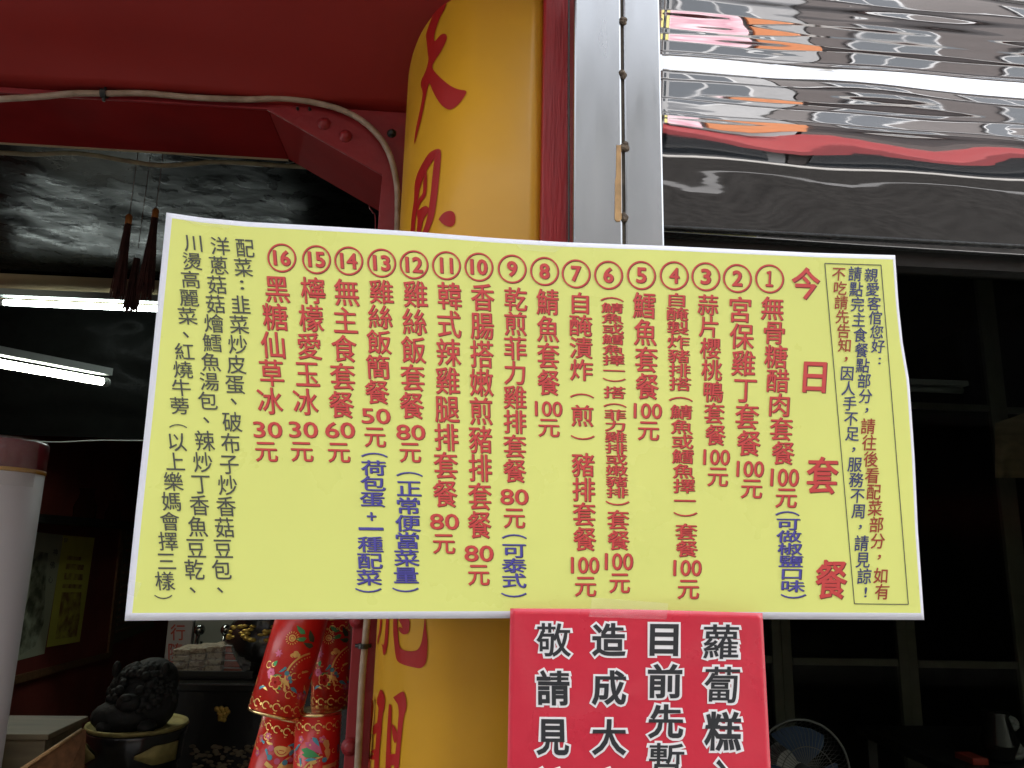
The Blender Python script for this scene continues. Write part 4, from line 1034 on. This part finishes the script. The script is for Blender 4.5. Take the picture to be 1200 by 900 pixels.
def fushape(cx, cy, k):
    # plain brush like strokes of a fortune character
    q = [segq(-9, 14, -2, 11, 3.5), segq(-13, 6, 0, 8, 3.2), segq(0, 8, -12, -6, 3.2), segq(-5, 1, -5, -16, 3.4), segq(-3, 0, 2, -5, 2.6),
         segq(3, 14, 17, 15, 3.2), segq(6, 9, 15, 10, 2.4), segq(6, 4, 15, 5, 2.4), segq(6, 10, 6, 4, 2.4), segq(15, 10, 15, 4, 2.4),
         segq(4, -1, 18, 0, 2.8), segq(5, -8, 17, -7, 2.2), segq(4, -15, 17, -14, 2.8), segq(4, -1, 4, -15, 2.8), segq(18, 0, 17, -14, 2.8), segq(11, 0, 11, -14, 2.2)]
    return [[(cx + a * k, cy + b * k) for a, b in p] for p in q]
def extra(decal, r, H, seed, h0, h1):
    q = random.Random(seed); g = []; d = []; t = []; p = []
    for k in range(16):
        u = q.uniform(-r * 1.3, r * 1.3); h = q.uniform(h0, h1); c = k % 4
        if c == 0: g += [arc(u, h, .005, q.uniform(0, 90), q.uniform(200, 330), .0014), arc(u + .009, h + .002, .003, 90, 330, .0012)]
        elif c == 1: g += [leaf(u, h, .012, .005, q.uniform(0, 6)), disc(u, h, .0022, 8)]
        elif c == 2: t += [disc(u, h, .0024, 8), leaf(u, h, .011, .005, q.uniform(0, 6))]
        else: p += [disc(u + .0035 * math.cos(a), h + .0035 * math.sin(a), .0023, 8) for a in [j * 1.2566 for j in range(5)]]; d += [disc(u, h, .0016, 8)]
    decal('gold_scroll', g, 'goldprint', .0004); decal('teal_leaf', t, 'foil_teal', .0005); decal('pink_flower', p, 'foil_pink', .0005); decal('gold_dot', d, 'goldprint', .0008)
def decB(decal, r, H):
    extra(decal, r, H, 8, H - .065, H - .032)
    endbands(decal, r, H - .028); endbands(decal, r, .006)
    decal('gold_character', fushape(-.004, H - .098, .0019), 'goldprint')
    t = H - .05
    decal('gold_emblem', [disc(0, t + .002, .013, 16, .55), arc(0, t + .006, .012, 200, 340, .003), arc(.034, H - .085, .034, 120, 200, .0028)], 'goldprint')
    decal('red_detail', [arc(0, t + .004, .008, 200, 340, .0012), segq(-.004, t + .002, .004, t + .002, .0012)], 'cracker', .001)
    decal('teal_gem', [disc(-.016, t - .012, .0045, 12), disc(.010, t - .015, .0045, 12), disc(.020, t + .012, .005, 12), leaf(.014, t - .004, .014, .008, 1.0)], 'foil_teal', .0009)
    decal('pink_flower', [disc(-.003, t - .015, .0048, 12), disc(.018, t - .010, .004, 12), disc(-.018, t + .002, .005, 12)], 'foil_pink', .0009)
def decC(decal, r, H):
    extra(decal, r, H, 9, H - .08, H - .032)
    endbands(decal, r, H - .028); endbands(decal, r, .006)
    decal('gold_character', fushape(.004, H - .105, .0019), 'goldprint')
    t = H - .045
    decal('pink_feather', [leaf(-.020, t + .004, .034, .014, -.55), leaf(-.012, t + .010, .030, .012, -.85)], 'foil_pink', .0008)
    decal('green_feather', [leaf(-.026, t - .006, .034, .012, -.35), leaf(-.024, t - .014, .028, .010, -.1)], 'foil_green', .0011)
    decal('teal_feather', [leaf(-.008, t + .012, .018, .008, -.9), disc(.012, t - .022, .004, 12), leaf(-.018, t - .022, .02, .006, .1)], 'foil_teal', .0013)
    decal('gold_emblem', [arc(.012, H - .098, .036, 95, 185, .0024), disc(-.004, t - .024, .0035, 12), leaf(.010, t + .008, .02, .012, -1.2), leaf(.014, t - .004, .02, .012, -1.4)] + [disc(.012 + .031 * math.cos(math.radians(a)), H - .098 + .031 * math.sin(math.radians(a)), .0011, 8) for a in range(95, 186, 9)], 'goldprint')
ck1 = cracker((364, 690), (321.5, 837), 28, .42, 'upper left firecracker ornament tilted to the left, with sun and ingot print', decA, .40)
ck2 = cracker((390, 722), (387.5, 829), 21, .50, 'upper right firecracker ornament, hanging upright in shade behind the tilted one', decA)
cracker((342, 836), (300, 990), 29, .50, 'lower left firecracker ornament tilted, with large gold character', decB)
cracker((374, 832), (366, 985), 24, .42, 'lower right firecracker ornament with feather print and gold rim', decC)
for x, y0, y1, Y, t in ((368, 560, 690, .42, ck1), (390, 560, 722, .50, ck2)):
    tube('hanging_cord', [PY(x, y0, Y), PY(x, y1, Y)], .0015, 'redbox', t, 6)

# ================================================================== RIGHT SHOP interior
YW = 2.2
iw = thing('inner_window_frame', 'olive painted inner window frame with double stiles inside the dark shop', 'window frame', (PY(990, 900, YW).x, YW, .03))
kw = (YW - CAM.y) / 900
for x in (918, 1066, 1206):
    c = PY(x, 780, YW).x
    box('stile', c - 12 * kw, c - 1 * kw, YW, YW + .04, .03, 3.2, 'olive', iw, .003); box('stile', c, c + 12 * kw, YW + .008, YW + .045, .03, 3.2, 'olive', iw, .003)
cx = [PY(x, 780, YW).x for x in (700, 918, 1066, 1206, 1500)]
for i in range(4):
    for py in (776, 470):
        z = PY(990, py + (i - 1) * 1.5, YW).z; box('crossbar', cx[i] + 12.5 * kw, cx[i + 1] - 12.5 * kw, YW + .004, YW + .038, z - 4 * kw, z + 4 * kw, 'olive', iw, .002)
    box('pane', cx[i] + 12.5 * kw, cx[i + 1] - 12.5 * kw, YW + .018, YW + .022, .05, 3.1, 'glass', iw)
ul = thing('ceiling_lamp', 'unlit tube lamp faint in the dark shop right of the poster', 'lamp', PY(1100, 452, 1.8))
a, b = PY(1066, 447, 1.8), PY(1136, 452, 1.8)
box('housing', a.x, b.x, 1.8, 1.86, b.z, b.z + .02, 'fixture', ul, .003); tube('glass_tube', [(a.x + .01, 1.83, b.z - .014), (b.x - .01, 1.83, b.z - .014)], .012, 'fixture', ul, 12)
# fan
YN = 1.1; fc = PY(940, 905, YN); kf = (YN - CAM.y) / 900
fan = thing('electric_fan', 'standing electric fan with blue blades behind the glass at the bottom right', 'fan', (fc.x, fc.y, .03))
Rf = 55 * kf
def ringpts(r, y, n=56): return [fc + Vector((r * math.cos(2 * math.pi * k / n), y, r * math.sin(2 * math.pi * k / n))) for k in range(n + 1)]
tube('guard_ring', ringpts(Rf, 0), .0032, 'fanwire', fan, 8); tube('guard_ring', ringpts(Rf * .55, -.035), .0012, 'fanwire', fan, 5)
L = []
for k in range(60):
    a = 2 * math.pi * k / 60; c, s = math.cos(a), math.sin(a)
    L.append(tubev([fc + Vector((Rf * c, 0, Rf * s)), fc + Vector((Rf * .8 * c, -.028, Rf * .8 * s)), fc + Vector((Rf * .2 * c, -.042, Rf * .2 * s))], .0007, 4))
    L.append(tubev([fc + Vector((Rf * c, 0, Rf * s)), fc + Vector((Rf * .8 * c, .05, Rf * .8 * s)), fc + Vector((Rf * .2 * c, .07, Rf * .2 * s))], .0007, 4))
V, F = merge(L); new('guard_wires', V, F, 'fanwire', fan)
for q in range(3):
    V = []; F = []; a0 = math.radians(75 + 120 * q)
    for i in range(9):
        t = i / 8; r = lerp(.02, Rf * .86, t); hw = math.radians(lerp(18, 40, math.sin(t * 2.2)))
        for j in range(5):
            u = j / 4 - .5; an = a0 + u * 2 * hw + t * .3; V.append(fc + Vector((r * math.cos(an), .01 + u * .03, r * math.sin(an))))
    F = [(i * 5 + j, i * 5 + j + 1, (i + 1) * 5 + j + 1, (i + 1) * 5 + j) for i in range(8) for j in range(4)]
    new('blade', V, F, 'fanblade', fan, True)
V, F = lathev((0, 0, 0), [(.022, 0), (.022, .04), (.012, .045)], 16); new('hub', [fc + Vector((v.x, -v.z, v.y)) for v in V], F, 'navy', fan)
V, F = lathev((0, 0, 0), [(.04, 0), (.045, .06), (.02, .11)], 16); new('motor', [fc + Vector((v.x, .06 + v.z, v.y)) for v in V], F, 'offwhite', fan)
tube('pole', [(fc.x, fc.y + .1, .05), (fc.x, fc.y + .1, fc.z)], .012, 'fixture', fan, 10)
lathe('base', (fc.x, fc.y + .1, .03), [(.18, 0), (.18, .015), (.03, .035)], 'offwhite', fan, 28)
# flower ornament + red box
YQ = 1.3; kq = (YQ - CAM.y) / 900
fw = thing('flower_arrangement', 'white flowers with one yellow petal at the right edge behind the glass', 'flowers', (PY(1185, 900, YQ).x, YQ, .95))
for x, y, r in ((1183, 848, 12), (1188, 880, 14)):
    c = PY(x, y, YQ); L = []
    for k in range(44):
        d = Vector((rnd.uniform(-1, 1), rnd.uniform(-1, .3), rnd.uniform(-1, 1))).normalized(); p = c + d * r * kq * .55
        L.append(ballv(p, r * kq * .36, 6, 4, (1, .5, .6)))
    V, F = merge(L); new('flower_head', V, F, 'petal', fw, True)
L = [ballv(PY(1169, 843, YQ), 7 * kq, 10, 6, (1.3, .4, .6)), ballv(PY(1165, 845, YQ), 4 * kq, 8, 5, (1.4, .4, .5))]; V, F = merge(L); new('petal', V, F, 'yleaf', fw, True)
tube('stem', [PY(1183, 850, YQ), PY(1181, 900, YQ + .01), PY(1183, 990, YQ)], .003, 'foil_dark', fw, 6); tube('stem', [PY(1188, 880, YQ + .02), PY(1184, 990, YQ)], .003, 'foil_dark', fw, 6)
vz = PY(1183, 985, YQ); lathe('vase', (vz.x, YQ, .95), [(.03, 0), (.05, .05), (.03, .12), (.036, max(.13, vz.z - .95 + .02))], 'lacquer', fw, 20)
a, b = PY(1140, 889, YQ - .05), PY(1160, 905, YQ - .05)
dk = thing('side_table', 'dark side table inside the shop under the flowers and red box', 'table', (1.1, 1.4, .03))
box('top', PY(1100, 900, YQ).x, 2.0, 1.15, 1.75, .92, .95, 'black', dk, .004)
for x in (PY(1105, 900, YQ).x, 1.95):
    for y in (1.18, 1.70): box('leg', x, x + .03, y, y + .03, .03, .919, 'black', dk)
tag(box('red_box', a.x, b.x, YQ - .05, YQ + .03, .951, a.z, 'redbox', None, .002), 'small red box beside the white flowers', 'box')
hg = thing('hanging_cloth', 'dark olive cloth hanging in the shop near the right edge', 'cloth', PY(1190, 520, 1.6))
V = []; F = []
for j in range(9):
    for i in range(13):
        u, v = i / 12, j / 8; p = PY(lerp(1166, 1240, u), lerp(lerp(496, 470, u), 560, v), 1.6 + .02 * math.sin(u * 16) * v); V.append(p)
F = [(j * 13 + i, (j + 1) * 13 + i, (j + 1) * 13 + i + 1, j * 13 + i + 1) for j in range(8) for i in range(12)]
fixn(new('fabric', V, F, 'ply', hg, True))

# ================================================================== STREET (seen in reflections and lighting the facade)
struct(box('ground', -150, 150, -150, 150, -.4, -.15, 'asphalt'))
struct(box('pavement', -40, 40, -2.6, .05, -.149, 0, 'concrete'))
struct(box('road', -40, 40, -9.0, -2.6, -.146, -.14, 'blackened_asphalt'))
struct(box('road_marking', -40, 40, -5.35, -5.2, -.1395, -.136, 'line'))
struct(box('pavement_far', -40, 40, -12, -9.0, -.149, 0, 'concrete'))
def house(x0, x1, h, m, label, ox=0):
    YB = -11.0
    t = thing('street_house', label, 'building', ((x0 + x1) / 2, YB, 0), 'houses across the street')
    box('wall', x0, x1, YB - 6, YB, 0, h, m, t); n = max(2, int((x1 - x0) / 2.2)); box('roof', x0 - .1, x1 + .1, YB - 6.1, YB + .15, h + .002, h + .25, 'concrete', t)
    fl_ = int((h - 3.4) / 2.9)
    for f in range(fl_):
        for i in range(n):
            cx = lerp(x0, x1, (i + .5) / n); z = 4.0 + f * 2.9
            w1 = box('window', cx - .75, cx + .75, YB + .001, YB + .08, z, z + 1.5, 'wframe', t)
            box('glass', cx - .68, cx - .03, YB + .081, YB + .09, z + .07, z + 1.43, 'dwin', w1); box('glass', cx + .03, cx + .68, YB + .081, YB + .09, z + .07, z + 1.43, 'dwin', w1)
    for f in range(fl_ + 1):
        z = 3.72 + f * 2.9; box('streak_ledge', x0 + .02, x1 - .02, YB + .001, YB + .35, z, z + .13, 'wframe' if f % 2 else 'concrete', t)  # ledges added to give the hood's reflection horizontal streaks
        box('streak_board', x0 + .3, x1 - .3, YB + .001, YB + .12, z + .95 - .9 + .1, z + .27, 'line' if (f + n) % 2 else 'dwin', t)  # dark boards added as tonal bands for the hood's reflection
    box('shopfront', x0 + .3, x1 - .3, YB + .001, YB + .03, .1, 2.5, 'dwin', t)
    return t
house(-14, -7, 9.9, 'tile', 'pale tiled house across the street, leftmost'); house(-6.95, -1.2, 9.2, 'tile2', 'brown tiled house across the street')
house(-1.15, 5.0, 9.9, 'tile', 'pale tiled house directly across the street'); house(5.05, 11, 9.3, 'tile2', 'brown tiled house right across the street')
house(11.05, 18, 10, 'tile', 'pale tiled house across the street, fourth along'); house(18.05, 26, 9, 'tile2', 'brown tiled house across the street, last one')
def sgn(x0, x1, z0_, z1, m, l, Y=-10.6): return tag(box('signboard', x0, x1, Y, Y + .12, z0_, z1, m, None, .02), l, 'signboard', 'signboards across the street')
sgn(2.0, 3.6, 2.7, 3.7, 'sg_pink', 'pink signboard across the street'); sgn(3.7, 4.9, 2.8, 3.6, 'sg_orange', 'orange signboard across the street')
sgn(.2, 1.9, 2.7, 3.5, 'sg_yellow', 'yellow signboard across the street'); sgn(-9.4, -7.4, 2.6, 3.6, 'sg_red', 'red signboard across the street, far left')
sgn(-13.4, -11.0, 2.7, 3.7, 'sg_green', 'green signboard across the street'); sgn(9.5, 13, 2.7, 3.4, 'ink_white', 'long white signboard across the street, far right')
sgn(-5.5, -1.5, 2.7, 3.6, 'sg_yellow', 'long yellow signboard across the street, left')
aw = thing('awning', 'red cloth awning over the shopfronts across the street', 'awning', (4, -10, 2.2))
V = [(-.5, -11, 2.6), (13, -11, 2.6), (13, -9.4, 2.05), (-.5, -9.4, 2.05), (13, -9.4, 1.8), (-.5, -9.4, 1.8)]
o = new('cloth', V, [(0, 1, 2, 3), (3, 2, 4, 5)], 'awn', aw); mo = o.modifiers.new('solid', 'SOLIDIFY'); mo.thickness = .01

bpy.data.objects.remove(_fo)
for m in bpy.data.meshes:
    if m.users == 0: bpy.data.meshes.remove(m)
